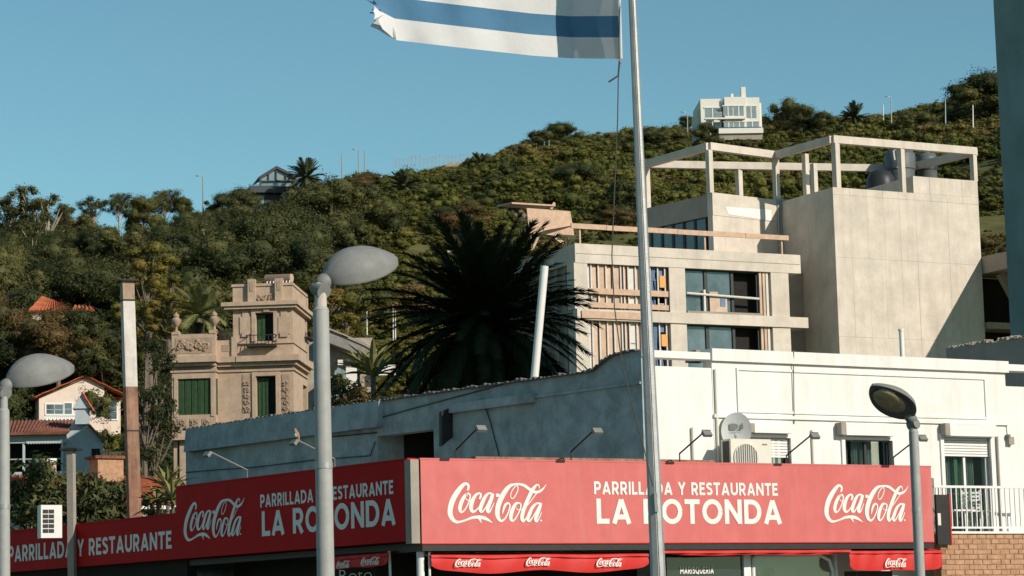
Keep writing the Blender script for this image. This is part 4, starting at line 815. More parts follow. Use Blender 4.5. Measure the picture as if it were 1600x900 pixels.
# right flank: a separate frame
MR = Fr(M.p(0, 0, 0), M.ey); 
rw = MR.box(476.5, 494, 482, 532); rw2 = MR.box(474, 603, 480.5, 660)
mb = MB(); wall_holes(mb, MR, .301, dp, zb, zc2, [rw2], -.0, .3); wall_holes(mb, MR, .301, dp, zc, ztt, [rw], 0, .3); obj('flank_wall', mb, m_stucco, t)
ob('core', m_dark, (Xt+.31, -.35, .6, .7, zb, ztt-.2)); ob('tower_back', m_stucco, (Xt, 0, dp, dp+.2, zb, ztt)); ob('tower_left', m_stucco, (Xt, Xt+.3, .301, dp, zc, ztt))
ob('tower_roof', m_roofg, (Xt+.3, -.3, .3, dp, ztt-1.2, ztt-1.0))
ob('tower_cornice', m_stucco, (Xt-.5, .3, -.35, dp+.3, zcr0, zcr1), (Xt-.38, .2, -.25, dp+.2, zcr0-.14, zcr0-.002))
ob('tower_coping', m_stucco, (Xt-.05, .05, -.06, .28, ztt, ztt+.12), (-.25, .05, .281, dp+.2, ztt, ztt+.12))
for px in (388, 430.5):
    a = mu(px, 450)[0]; ob('parapet_pier', m_stucco, (a, a+.36, -.2, .1, zcr1+.001, ztt+.32)); ob('pier_panel', m_stuccod, (a+.09, a+.27, -.22, -.201, zcr1+.5, ztt+.18))
def relief(f, x0, x1, z0, z1, y, n, parent, label=None, s=1.0):    # carved scrolls: little raised rolls and leaves
    mb = MB(); w_ = (x1-x0)/n
    for i in range(n):
        cx = x0+w_*(i+.5); cz = (z0+z1)/2; r = min(w_*.5, (z1-z0)*.5)*.85
        pts = [f.p(cx+r*(1-k/15)*math.cos(k*.75+i*3.14)*.98, y-.03, cz+(z1-z0)/w_*w_*.0+r*(1-k/15)*math.sin(k*.75+i*3.14)) for k in range(14)]; mb.tube(pts, [.045*s*(1-k/30) for k in range(14)], 5)
        for k in range(4):
            aa = rnd.uniform(0, 6.28); p = f.p(cx+w_*.42*math.cos(aa), y-.03, cz+(z1-z0)*.42*math.sin(aa)); mb.ell(p, f.ex*.07*s, f.ey*.04, V((0, 0, .05*s)), 6, 4)
    return obj('carved_relief', mb, m_stuccod, parent, label)
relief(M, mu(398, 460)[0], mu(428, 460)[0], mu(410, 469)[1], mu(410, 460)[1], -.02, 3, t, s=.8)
# main cornice steps round bay / link / tower
ob('main_cornice', m_stucco, (Xl-.5, Xb+.12, -.95, .4, zc2, zc), (Xb+.122, Xt+.2, -.38, .4, zc2+.004, zc+.002), (Xt+.202, .35, -.42, dp, zc2+.002, zc+.004))
ob('cornice_bed', m_stucco, (Xl-.3, Xb+.02, -.75, .3, zc2-.16, zc2-.002), (Xb+.03, .18, -.22, dp, zc2-.18, zc2-.003))
zfr = mu(400, 577)[1]
ob('architrave', m_stucco, (Xl-.06, Xb+.06, -.56, 0, zfr-.1, zfr), (Xb+.062, .07, -.07, dp, zfr-.102, zfr))
n = 11
for i in range(n): a = mu(280, 572)[0]+i*(mu(325, 572)[0]-mu(280, 572)[0])/n; ob('triglyph', m_stuccod, (a, a+.07, -.54, -.5, zfr+.03, zc2-.2))
n = 13
for i in range(n): a = Xt+.35+i*(-.4-Xt)/n; ob('dentil', m_stuccod, (a, a+.12, -.05, -.001, zfr+.06, zc2-.26), (a+.04, a+.09, -.08, -.051, zfr+.1, zc2-.3))
for i in range(3): a = Xb+.2+i*.22; ob('greek_key', m_stuccod, (a, a+.16, -.04, -.001, zfr+.08, zfr+.12), (a, a+.03, -.042, -.002, zfr+.121, zfr+.3), (a+.05, a+.16, -.04, -.001, zfr+.26, zfr+.3))
# bay
sh = M.box(278, 592, 329, 648, -.5); zbb = mu(300, 681, -.5)[1]
mb = MB(); wall_holes(mb, M, Xl, Xb, zbb, zc2, [sh], -.5, -.2); obj('bay_wall', mb, m_stucco, t)
ob('bay_side', m_stucco, (Xb-.2, Xb, -.199, .3, zbb, zc2), (Xl, Xl+.2, -.199, dp, zb, zc2)); ob('bay_base', m_stucco, (Xl-.12, Xb+.1, -.6, .3, zbb-.18, zbb-.002), (Xl+.3, Xb-.2, -.3, .4, zb, zbb-.181))
ob('bay_side_shutter', m_shut, (Xb-.002, Xb+.03, -.42, -.12, sh[2], sh[3]))
nl = 5; wS = (sh[1]-sh[0])/nl
for i in range(nl):
    p_ = ob('shutter_leaf', m_shut, (sh[0]+i*wS+.02, sh[0]+(i+1)*wS-.02, -.42, -.36, sh[2], sh[3])); 
    mb = MB(); z = sh[2]+.1
    while z < sh[3]-.12: mb.fb(M, sh[0]+i*wS+.08, sh[0]+(i+1)*wS-.08, -.435, -.421, z, z+.05); z += .09
    obj('slats', mb, m_shut, p_)
ob('shutter_back', m_dark, (sh[0]-.02, sh[1]+.02, -.3, -.25, sh[2]-.02, sh[3]+.02)); ob('window_surround', m_stucco, (sh[0]-.18, sh[0]-.02, -.54, -.49, sh[2]-.1, sh[3]+.12), (sh[1]+.02, sh[1]+.18, -.54, -.49, sh[2]-.1, sh[3]+.12), (sh[0]-.018, sh[1]+.018, -.54, -.49, sh[3]+.02, sh[3]+.14))
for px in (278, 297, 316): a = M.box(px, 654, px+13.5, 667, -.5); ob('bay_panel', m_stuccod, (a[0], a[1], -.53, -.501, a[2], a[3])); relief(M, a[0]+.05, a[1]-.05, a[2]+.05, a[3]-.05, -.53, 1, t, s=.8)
# parapet over the bay with carved panel
zp1 = mu(300, 522, -.5)[1]; pr_ = M.box(274, 528, 332, 552, -.5)
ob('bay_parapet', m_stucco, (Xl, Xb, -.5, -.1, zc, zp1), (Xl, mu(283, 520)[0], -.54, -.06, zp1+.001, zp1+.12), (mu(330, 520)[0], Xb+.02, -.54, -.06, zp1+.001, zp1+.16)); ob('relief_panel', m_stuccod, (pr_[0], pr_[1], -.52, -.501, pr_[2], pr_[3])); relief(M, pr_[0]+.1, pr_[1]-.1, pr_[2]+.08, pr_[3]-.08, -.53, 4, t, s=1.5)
zl1_ = mu(355, 532)[1]; ob('link_parapet', m_stucco, (Xb+.001, mu(371, 540)[0]-.25, -.1, .2, zc+.003, zl1_), (mu(371, 540)[0]-.249, mu(371, 540)[0], -.2, .2, zc+.003, zl1_+.14))
a = M.box(347, 539, 367, 549, -.1); ob('link_panel', m_stuccod, (a[0], a[1], -.12, -.101, a[2], a[3]))
for k in range(9): a = mu(342+k*2.4, 525, .0)[0]; ob('iron_baluster', m_iron, (a, a+.03, .0, .03, zl1_, zl1_+.42))
ob('iron_rail', m_iron, (mu(341, 520)[0], Xt, -.02, .05, zl1_+.421, zl1_+.47))
for px in (275.5, 335):
    o = M.p(mu(px, 520, -.3)[0], -.3, zp1+.12); obj('urn', MB().lathe(o, [(.16, 0), (.17, .06), (.07, .1), (.06, .25), (.12, .32), (.24, .5), (.25, .6), (.15, .68), (.11, .72), (.15, .76), (.13, .86), (.04, .92), (.03, .98)], 14), m_stuccod, t, smooth=True)
# tower window, door, carved strips
def leafs(b, y, n, m=m_shut, cover=1.0):
    w_ = (b[1]-b[0])*cover/n
    for i in range(n): ob('shutter_leaf', m, (b[0]+i*w_+.01, b[0]+(i+1)*w_-.012, y, y+.05, b[2]+.02, b[3]-.05)); ob('leaf_panel', m, (b[0]+i*w_+.07, b[0]+(i+1)*w_-.07, y-.025, y-.001, b[2]+.2, b[3]-.25))
leafs(dw, .22, 3, cover=.62); leafs(tw, .22, 2, cover=.5)
ob('door_dark', m_dark, (dw[0]-.02, dw[1]+.02, .31, .33, dw[2], dw[3]+.02)); ob('window_dark', m_dark, (tw[0]-.02, tw[1]+.02, .31, .33, tw[2]-.02, tw[3]+.02))
for b in (dw, tw): ob('surround', m_stucco, (b[0]-.2, b[0]-.02, -.09, -.001, b[2], b[3]+.02), (b[1]+.02, b[1]+.2, -.09, -.001, b[2], b[3]+.02), (b[0]-.2, b[1]+.2, -.09, -.001, b[3]+.021, b[3]+.2))
ob('keystone', m_stuccod, ((tw[0]+tw[1])/2-.02, (tw[0]+tw[1])/2+.26, -.16, -.091, tw[3]+.03, tw[3]+.4))
for x0_, x1_ in ((379, 392), (441, 453)):
    a = M.box(x0_, 585, x1_, 645); ob('strip_panel', m_stuccod, (a[0], a[1], -.03, -.001, a[2], a[3])); zz = a[2]+.15
    while zz < a[3]-.2: relief(M, a[0]+.05, a[1]-.05, zz-.12, zz+.16, -.03, 1, t, s=.75); zz += .3
for x0_, x1_ in ((375, 392), (435, 453)):
    a = M.box(x0_, 495, x1_, 522); ob('wall_panel', m_stucco, (a[0], a[1], -.05, -.001, a[2], a[3]), (a[0]+.12, a[1]-.12, -.05, -.001, a[3]+.001, a[3]+.28)); c = M.box(x0_+3, 519, x1_-3, 526.5); ob('wall_panel', m_stucco, (c[0], c[1], -.08, -.002, c[2], c[3]))
ob('string_course', m_stucco, (Xt-.03, .06, -.07, -.001, mu(400, 536.5)[1]-.04, mu(400, 536.5)[1]), (0.001, .06, 0, dp, mu(400, 536.5)[1]-.04, mu(400, 536.5)[1]))
# iron balconies
def ibal(f, x0, x1, z0, z1, dep):
    q = obj('iron_balcony', MB().fb(f, x0, x1, -dep, -dep+.04, z1-.04, z1).fb(f, x0, x1, -dep, 0, z0-.06, z0), m_iron, t)
    k = int((x1-x0)/.17)
    for i in range(k+1):
        x = x0+(x1-x0)*i/k; b = obj('baluster', MB().tube([f.p(x, -dep+.02, z0), f.p(x+.05, -dep-.08, z0+(z1-z0)*.35), f.p(x, -dep+.02, z1)], .018, 4), m_iron, q)
    for s in (x0, x1): obj('side_rail', MB().bar(f.p(s, -dep+.05, z1-.03), f.p(s, 0, z1-.03), .03, .03), m_iron, q)
b = M.box(385, 523, 431, 541, -.4); ibal(M, b[0], b[1], b[2]+.05, b[3], .5)
mrb = Fr(M.p(0, 0, 0), M.ey)
def ibr(x0, x1, z0, z1):
    q = obj('iron_balcony', MB().hexa([mrb.p(x, y, z) for z in (z0-.06, z0) for x, y in ((x0, -.3), (x1, -.3), (x1, 0), (x0, 0))]), m_iron, t)
    for i in range(8): x = x0+(x1-x0)*i/7; obj('baluster', MB().tube([mrb.p(x, -.3, z0), mrb.p(x, -.36, z0+.25), mrb.p(x, -.3, z1)], .018, 4), m_iron, q)
    obj('top_rail', MB().bar(mrb.p(x0, -.3, z1), mrb.p(x1, -.3, z1), .03, .03), m_iron, q)
ibr(rw[0]-.3, rw[1]+.4, rw[2]+.1, rw[2]+.55)
ob_ = obj('flank_shutter', MB().fb(MR, rw[0], rw[1], .2, .24, rw[2], rw[3]), m_stuccod, t); obj('flank_shutter', MB().fb(MR, rw2[0], rw2[1], .2, .24, rw2[2], rw2[3]), m_shut, t)
ob('roof_slab', m_roofg, (Xl+.2, Xt, .1, dp, zc-.3, zc-.05))
# solar water heater on the tower
a, b = P(416, 436, 121.5), P(455, 434.5, 121); t3 = thing('solar_heater', 'brown cylindrical solar water heater on the mansion tower roof', 'water heater', a)
obj('tank', MB().tube([a, b], .21, 16), m_copper, t3, smooth=True); obj('tank_end', MB().tube([b, b+(b-a).normalized()*.04], .2, 16), m_stucco, t3)
for k in range(8): p_ = a+(b-a)*(.05+.9*k/7); obj('glass_tube', MB().tube([p_+V((0, -.1, -.12)), p_+V((0, -1.0, -.62))], .035, 6), m_plast, t3)
obj('stand', MB().bar(b+V((-.1, .2, -.1)), b+V((-.1, -.6, -.9)), .06, .06).bar(a+V((.1, .2, -.1)), a+V((.1, -.6, -.9)), .06, .06).bar(b+V((-.1, .2, -.1)), b+V((-.1, .2, -.9)), .06, .06), m_stud, t3)
# ---------------------------------------------------------------- tiled houses at the left
def tiled(mb, a, b, c, d, n, amp=.07):       # corrugated tile sheet: a,b eave ends, d,c ridge ends; rolls run from eave to ridge
    a, b, c, d = map(V, (a, b, c, d)); nr = (b-a).cross(d-a).normalized()
    if nr.z < 0: nr = -nr
    vs = []; rows = 6
    for i in range(n*4+1):
        s = i/(n*4); h = amp*math.sin(s*n*6.28318)
        for j in range(rows+1): vs.append((a.lerp(b, s)).lerp(d.lerp(c, s), j/rows)+nr*(h+amp*.5*((j % 2))))
    r = rows+1
    mb.add(vs, [(i*r+j, (i+1)*r+j, (i+1)*r+j+1, i*r+j+1) for i in range(n*4) for j in range(rows)])
    mb.add([p-nr*.09 for p in (a, b, c, d)], [(0, 1, 2, 3)]); mb.add([a-nr*.09, b-nr*.09, b+nr*amp, a+nr*amp], [(0, 1, 2, 3)]); return mb
def fixwin(name, fr, box, parent, panes=2, rows=1, m=m_wglass, mf=None, y=0, proud=.05):
    x0, x1, z0, z1 = box; wq = obj(name, MB().fb(fr, x0-.08, x1+.08, y-proud, y-.001, z1, z1+.08).fb(fr, x0-.08, x1+.08, y-proud-.03, y-.001, z0-.08, z0).fb(fr, x0-.08, x0, y-proud, y-.001, z0, z1).fb(fr, x1, x1+.08, y-proud, y-.001, z0, z1), mf or m_trim, parent)
    for i in range(panes):
        for j in range(rows):
            a = x0+(x1-x0)*i/panes+.03; b = x0+(x1-x0)*(i+1)/panes-.03; c = z0+(z1-z0)*j/rows+.02; d = z0+(z1-z0)*(j+1)/rows-.02
            obj('pane', MB().fb(fr, a, b, y-.02, y-.004, c, d), m, wq)
            if i: obj('mullion', MB().fb(fr, a-.06, a, y-.04, y-.003, z0, z1), mf or m_trim, wq)
    return wq
# cream gabled house
Ho = P(61, 640, 170); H = Fr(V((Ho.x, Ho.y, 0)), V((math.cos(R(20)), math.sin(R(20)), 0)))
hu = lambda px, py, y=0: H.uv(px, py, y)
t = thing('house', 'cream gabled house with orange tiled roof and white windows at the left', 'house', H.p(3, 3, 13))
e0, pk, e1 = hu(57, 622), hu(133, 589), hu(163, 604); zb = 12.5; xr = hu(137, 640)[0]; x1 = hu(192, 640)[0]
gp = [(0, zb), (hu(163, 640)[0], zb), e1, pk, (0, e0[1])]
obj('gable_wall', MB().prism([H.p(a, 0, b) for a, b in gp], H.ey*.3), m_cream, t)
obj('left_wall', MB().fb(H, 0, .3, .301, 9, zb, e0[1]), m_cream, t)
dpt = 8.0
mb = MB(); tiled(mb, H.p(e0[0]-.15, -.3, e0[1]), H.p(e0[0]-.15, dpt, e0[1]), H.p(pk[0], dpt, pk[1]+.05), H.p(pk[0], -.3, pk[1]+.05), 26); tiled(mb, H.p(e1[0]+1.4, dpt, e1[1]-.6), H.p(e1[0]+1.4, -.3, e1[1]-.6), H.p(pk[0], -.3, pk[1]+.05), H.p(pk[0], dpt, pk[1]+.05), 26); obj('roof', mb, m_tile, t)
# right wing, slightly behind
wz = hu(160, 622, .8)[1]; obj('wing_wall', MB().fb(H, xr+.3, x1, .8, 1.1, zb, wz), m_cream, t)
a, b = hu(137, 622, .5), hu(190, 622, .5); c, d = hu(186, 604, 3), hu(161, 602, 3); mb = MB(); tiled(mb, H.p(a[0], .4, a[1]), H.p(b[0], .4, b[1]), H.p(c[0]+1, 3.2, c[1]), H.p(d[0]-.5, 3.2, d[1]), 16); obj('wing_roof', mb, m_tile, t)
fixwin('window', H, H.box(72, 632, 98, 648), t, 2, 2); fixwin('window', H, H.box(100.5, 630, 112, 648), t, 1, 2)
fixwin('window', H, H.box(165, 630, 182, 655, .8), t, 1, 2, y=.8); 
b = H.box(70, 650, 118, 657, -.6); 
obj('balcony_slab', MB().fb(H, b[0], b[1], -.8, -.001, b[2]-.15, b[2]), m_trim, t)
for i in range(16): x = b[0]+(b[1]-b[0])*i/15; obj('baluster', MB().fb(H, x-.06, x+.06, -.75, -.65, b[2], b[3]), m_trim, t)
obj('balcony_rail', MB().fb(H, b[0], b[1], -.8, -.6, b[3], b[3]+.12), m_trim, t)
# left dormer piece with shaded end and its own roof
a = H.uv(43, 606, 2.5); c0 = H.p(-.0, 2.5, 0)
obj('left_wing', MB().fb(H, -2.4, -.002, 2.5, 7, zb, H.uv(50, 628, 2.5)[1]), m_cream, t)
zl_ = H.uv(50, 628, 2.5)[1]; mb = MB(); tiled(mb, H.p(-2.6, 2.2, zl_), H.p(-.0, 2.2, zl_), H.p(-.0, 4.6, zl_+1.2), H.p(-2.6, 4.6, zl_+1.2), 8); tiled(mb, H.p(-6, 3, zl_-.3), H.p(-2.7, 3, zl_-.3), H.p(-2.7, 6, zl_+1.0), H.p(-6, 6, zl_+1.0), 10); obj('left_wing_roof', mb, m_tile, t)
obj('far_left_wall', MB().fb(H, -6, -2.45, 3.2, 3.4, zb, zl_-.35), m_cream, t)
fixwin('window', H, (-1.6, -.7, zl_-2.3, zl_-.6), t, 1, 1, m_dglass, y=2.5)
# lower blue-white house with dark tiled roof and chimney
Lo = P(12, 700, 128); HB = Fr(V((Lo.x, Lo.y, 0)), V((math.cos(R(6)), math.sin(R(6)), 0))); lu = lambda px, py, y=0: HB.uv(px, py, y)
t = thing('house', 'bluish white house with dark tiled roof and gabled chimney below the cream house', 'house', HB.p(2, 2, 9))
zb = 8.8; xe_ = lu(104, 690)[0]; zr0 = lu(60, 675)[1]
obj('front_wall', MB().fb(HB, -1.5, xe_, 0, .3, lu(60, 692)[1], zr0-.1).fb(HB, xe_-.3, xe_, .301, 4, zb, zr0-.15).fb(HB, -1.5, xe_, .002, .3, zb, lu(60, 737)[1]), m_hwall, t)
obj('terrace_dark', MB().fb(HB, -1.5, xe_-.3, 1.8, 2, zb, zr0-.2), m_dark, t)
for px in (13, 37, 97): a = lu(px, 700)[0]; obj('terrace_post', MB().fb(HB, a-.06, a+.06, .05, .2, lu(60, 737)[1], lu(60, 692)[1]), m_hwall, t)
obj('terrace_rail', MB().fb(HB, -1.5, xe_, .1, .16, lu(50, 718)[1], lu(50, 716)[1]), m_galv, t)
for i in range(26): a = lu(41, 690)[0]+i*(lu(98, 690)[0]-lu(41, 690)[0])/26; obj('fringe_board', MB().fb(HB, a, a+.075, -.06, -.002, lu(60, 692)[1]-.02-.03*(i % 2), lu(60, 684)[1]), m_hwall, t)
mb = MB(); a, b, c, d = lu(8, 677, -.5), lu(105, 674, -.5), lu(128, 655, 4), lu(5, 657, 4); tiled(mb, HB.p(a[0]-1, -.5, a[1]), HB.p(b[0], -.5, a[1]), HB.p(c[0], 4.0, d[1]), HB.p(d[0]-1, 4.0, d[1]), 26, .045); obj('roof', mb, m_tiled, t)
sw = [lu(104, 674, .6), lu(118, 655, .6), lu(121, 640, .6), lu(138, 640, .6), lu(140, 664, .6), lu(160, 688, .6), lu(161, 745, .6), lu(104, 745, .6)]
obj('end_wall', MB().prism([HB.p(a, .6, b) for a, b in sw], HB.ey*.4), m_hwall, t)
b = HB.box(118, 624, 139, 645, .55); 
ch = obj('chimney', MB().fb(HB, b[0], b[1], .2, 1.1, b[2]-.6, b[3]-.5).prism([HB.p(x, .1, z) for x, z in ((b[0]-.12, b[3]-.5), (b[1]+.12, b[3]-.5), ((b[0]+b[1])/2, b[3]+.25))], HB.ey*1.1), m_hwall, t)
obj('chimney_tiles', tiled(MB(), HB.p(b[1]+.25, 1.3, b[3]-.65), HB.p(b[1]+.25, .0, b[3]-.65), HB.p((b[0]+b[1])/2, .0, b[3]+.32), HB.p((b[0]+b[1])/2, 1.3, b[3]+.32), 4, .05), m_tile, ch)
b = HB.box(143, 701, 156, 722, .6); obj('doorway', MB().fb(HB, b[0], b[1], .585, .599, b[2], b[3]), m_dark, t)
a, c = lu(139, 664, .5), lu(162, 690, .5); obj('verge', MB().bar(HB.p(a[0], .6, a[1]), HB.p(c[0], .6, c[1]), .5, .14), m_tiled, t)
# near orange roof strip with low wall, brick pier
a0 = P(10, 765, 100); a1 = Pz(300, 768, a0.z); f = Fr(V((a0.x, a0.y, 0)), V((a1.x-a0.x, a1.y-a0.y, 0))); LL = (a1-a0).length
t = thing('low_house', 'low house behind the bushes with orange tiled roof strip', 'house', f.p(LL/2, 1, 4.5))
mb = MB(); tiled(mb, f.p(-1, 0, a0.z-.5), f.p(LL+.5, 0, a0.z-.5), f.p(LL+.5, 2.4, a0.z+.75), f.p(-1, 2.4, a0.z+.75), 34, .06); obj('roof', mb, m_tile, t)
obj('front_wall', MB().fb(f, -1, LL+.4, .35, .6, 3.5, a0.z-.5), m_conc2, t)
obj('eave_board', MB().fb(f, -1, LL+.4, -.02, .1, a0.z-.72, a0.z-.58), m_trim, t)
b = f.box(153, 712, 193, 752, .5); obj('brick_pier', MB().fb(f, b[0], b[1], .5, 1.4, b[2], b[3]-.12), m_brick, t); obj('pier_cap', MB().fb(f, b[0]-.15, b[1]+.1, .4, 1.5, b[3]-.118, b[3]), m_tiled, t)
b = f.box(57, 722, 88, 745, .5); obj('render_pier', MB().fb(f, b[1]-.35, b[1], .5, .9, b[2], b[3]), m_stucco, t); obj('white_ledge', MB().fb(f, b[0], b[1], .45, 1, b[3]+.001, b[3]+.15), m_trim, t)
# orange roof among the trees
a0 = P(62, 486, 180); f = Fr(V((a0.x, a0.y, 0)), V((1, -.06, 0))); uu = lambda px, py, y=0: f.uv(px, py, y)
t = thing('house', 'house with bright orange hipped roof half hidden in the trees at the left', 'house', f.p(2, 2, a0.z-3))
a, b, c = uu(56, 486), uu(114, 487), uu(66, 463, 2); mb = MB(); tiled(mb, f.p(a[0]-.6, 0, a[1]), f.p(b[0], 0, a[1]), f.p(b[0]-1.2, 2.0, c[1]-.55), f.p(c[0], 2.0, c[1]), 14); tiled(mb, f.p(b[0], -.6, a[1]-.15), f.p(b[0]+1.7, -.6, a[1]-.15), f.p(b[0]+1.2, .6, a[1]+.3), f.p(b[0], .6, a[1]+.4), 5); obj('roof', mb, m_tile, t); obj('wall', MB().fb(f, a[0]-.3, b[0]-.2, .3, 3, a[1]-3.5, a[1]-.1), m_cream, t)
# white house behind the lamp post with a sloping roof edge
a0 = P(500, 560, 128); f = Fr(V((a0.x, a0.y, 0)), V((1, .15, 0))); uu = lambda px, py, y=0: f.uv(px, py, y)
t = thing('house', 'white house with long sloping roof edge between the mansion and the dark palm', 'house', f.p(2, 2, 9))
q = [uu(512, 513), uu(540, 524), uu(570, 537), uu(589, 548)]
mb = MB()
for i, ((a, b), (c, d)) in enumerate(zip(q, q[1:])): mb.bar(f.p(a, 0, b), f.p(c, 0, d), .07, .07)
obj('roof_edge', mb, m_conc2, t)
obj('roof', MB().prism([f.p(a, .1, b-.08) for a, b in q]+[f.p(q[-1][0], .1, q[-1][1]-.5), f.p(q[0][0], .1, q[0][1]-.7)], f.ey*3.0), m_roofg, t)
b = f.box(519, 552, 598, 625, .6); obj('stone_wall', MB().fb(f, b[0]-1.5, b[1]-.4, 1.2, 3, 6, uu(550, 528, 1.2)[1]), m_rock, t)
for x0_, x1_, y0, y1 in ((541, 562, 572, 612), (592, 618, 570, 586), (528, 536, 562, 570)): b = f.box(x0_, y0, x1_, y1, .4); obj('white_wall', MB().fb(f, b[0], b[1], .4+.01*(x0_ % 7), .8, b[2], b[3]), m_hill, t)
b = f.box(522, 574, 541, 595, -.6); obj('shed', MB().prism([f.p(b[0], -.6, b[2]-1), f.p(b[1], -.6, b[2]-1), f.p(b[1], -.6, b[3]-.2), f.p(b[0]+.2, -.6, b[3]), f.p(b[0], -.6, b[3]-.3)], f.ey*.9), m_teal, t)
b = f.box(540, 561, 548, 566, .3); obj('window', MB().fb(f, b[0], b[1], .3, .38, b[2], b[3]), m_dglass, t)
# ---------------------------------------------------------------- chimneys and posts behind the side sign
c0, c1 = P(210, 812, 57), P(198.5, 437, 57)
t = thing('chimney', 'tall square chimney, whitewashed above and rusty brown below, behind the shaded sign', 'chimney', V((c0.x, c0.y, 2.5)))
sx = FL.ex; fx = Fr(V((c0.x, c0.y, 0)), V((.93, .37, 0))); w_ = .135
dx = (c1.x-c0.x); zt_ = c1.z; zm = P(203, 605, 57).z; zm2 = P(200, 470, 57).z
def seg(n_, m_, z0, z1, w__=w_, wr=None):
    def p_(z): return fx.o+V((dx*(z-c0.z)/(zt_-c0.z), 0, z))
    obj(n_, MB().hexa([p_(z)+fx.ex*(i*w__)+fx.ey*(j*w__) for z in (z0, z1) for i, j in ((-1, -1), (1, -1), (1, 1), (-1, 1))]), m_, t)
seg('rusty_shaft', m_rust, 2.5, zm-.003); seg('white_shaft', m_chim, zm, zm2); seg('stained_top', m_stuccod, zm2+.002, zt_-.05, w_*.99)
seg('iron_band', m_iron, zm2-.02, zm2+.02, w_*1.04); seg('iron_band', m_iron, zm-1.0, zm-.97, w_*1.05); seg('chimney_cap', m_iron, zt_-.05, zt_-.015, w_*1.6)
c0 = P(113, 822, 57); c1 = P(111, 704, 57); t = thing('concrete_post', 'short grey concrete post with flat iron cap behind the lower sign', 'post', V((c0.x, c0.y, 3)))
obj('shaft', MB().bar(V((c0.x, c0.y, 3)), c1, .15, .15, V((.3, 1, 0))), m_conc2, t); obj('cap', MB().bar(c1+V((0, 0, .002)), c1+V((0, 0, .05)), .42, .3, V((.3, 1, 0))), m_iron, t)
fa = Fr(P(66, 820, 55.5), V((.9, .42, 0))); a0 = fa.uv(64, 810)[0]; a1 = fa.uv(97, 810)[0]; z0, z1 = fa.uv(82, 826)[1], fa.uv(80, 789)[1]
t = thing('air_conditioner', 'small white grilled air conditioner behind the lower left sign', 'air conditioner', fa.p((a0+a1)/2, 0, z0-.2))
obj('casing', MB().fb(fa, a0, a1, 0, .3, z0-.2, z1), m_plast, t)
for i in range(2):
    for j in range(5): x = a0+.04+i*.13; z = z1-.1-j*.105; obj('louvre', MB().fb(fa, x, x+.118, -.008, -.001, z-.082, z), m_black, t)
# ---------------------------------------------------------------- white house on the hilltop
WD = hitD(1150, 221)
Wo = P(1097, 205, WD); W2 = Fr(V((Wo.x, Wo.y, 0)), V((1, .05, 0))); S = lambda *b: W2.box(*b)
t = thing('hilltop_house', 'white modern two storey house with big windows on the hilltop', 'house', W2.p(5, 4, Wo.z-4))
hm = lambda n_, m_, b, y0, y1: obj(n_, MB().fb(W2, b[0], b[1], y0, y1, b[2], b[3]), m_, t)
zb_ = W2.uv(1140, 210)[1]-3
hm('left_block', m_hill, (*S(1095, 153, 1127, 154)[:2], zb_, S(1095, 153, 1127, 160)[3]), 0.6, 9); hm('middle_block', m_hill, (S(1126, 0, 1126, 1)[0]+.01, S(1190, 0, 1165, 1)[0] if False else S(1126, 150, 1165, 151)[1], zb_, S(1126, 151.5, 1165, 180)[3]), 0, 9.0); hm('right_block', m_hill, (S(1165, 150, 1186, 151)[0]+.01, S(1165, 150, 1186.5, 151)[1], zb_, S(1165, 151.8, 1186, 180)[3]), .15, 8.8)
hm('side_block', m_hill, (S(1186, 150, 1192, 151)[0]+.01, S(1186, 150, 1191.5, 151)[1], zb_, S(1186, 157, 1192, 180)[3]), 1.5, 8); hm('left_side', m_hill, (S(1091, 150, 1095, 151)[0], S(1091, 150, 1094.8, 151)[1], zb_, S(1091, 167, 1095, 180)[3]), 2, 8)
hm('chimney', m_hill, S(1159, 134.5, 1166, 152), .5, 1.4); hm('chimney', m_hill, S(1143.5, 144, 1147.5, 153), 1, 1.7)
for bx, y in (((1102.5, 167.5, 1126, 184), .6), ((1130, 166, 1145, 181), 0), ((1146.5, 166, 1162, 181), 0), ((1165.5, 166, 1182, 184), .15), ((1102, 191, 1126, 203), .6), ((1131, 191, 1146, 202), 0), ((1147.5, 191, 1163, 202), 0), ((1166, 190, 1186, 202), .15)):
    wq = obj('window', MB().fb(W2, *S(*bx)[:2], y-.03, y-.001, *S(*bx)[2:]), m_hglass, t); b = S(*bx); obj('window_frame', MB().fb(W2, b[0]-.12, b[1]+.12, y-.1, y-.001, b[3], b[3]+.14).fb(W2, (b[0]+b[1])/2-.07, (b[0]+b[1])/2+.07, y-.06, y-.031, b[2], b[3]), m_hill, wq)
hm('floor_ledge', m_hill, S(1100, 184.5, 1164, 187), -.5, -.002); b = S(1116, 177, 1128, 184); hm('glass_rail', m_hglass, b, -.4, -.35)
hm('balcony_rail', m_galv, (b[0], b[1], b[3], b[3]+.1), -.42, -.33); hm('pool_edge', m_pool, S(1119, 204.5, 1185, 206.5), -2.6, -.8); hm('terrace_wall', m_hill, S(1119, 206.6, 1188, 214.5), -2.8, -.7); hm('plinth', m_conc2, S(1120, 214.6, 1187, 224), -2.5, -.9)
# low pale wall left of it
_d = hitD(1045, 207); a, b = P(1012, 204.5, _d), P(1077, 201, _d); t = thing('garden_wall', 'low pale garden wall left of the hilltop house', 'wall', a); f = Fr(V((a.x, a.y, 0)), b-a); obj('wall_body', MB().fb(f, 0, (b-a).length, 0, .4, a.z-2.5, a.z), m_hill, t); obj('wall_cap', MB().fb(f, -.1, (b-a).length+.1, -.1, .5, a.z+.002, a.z+.2), m_hill, t)
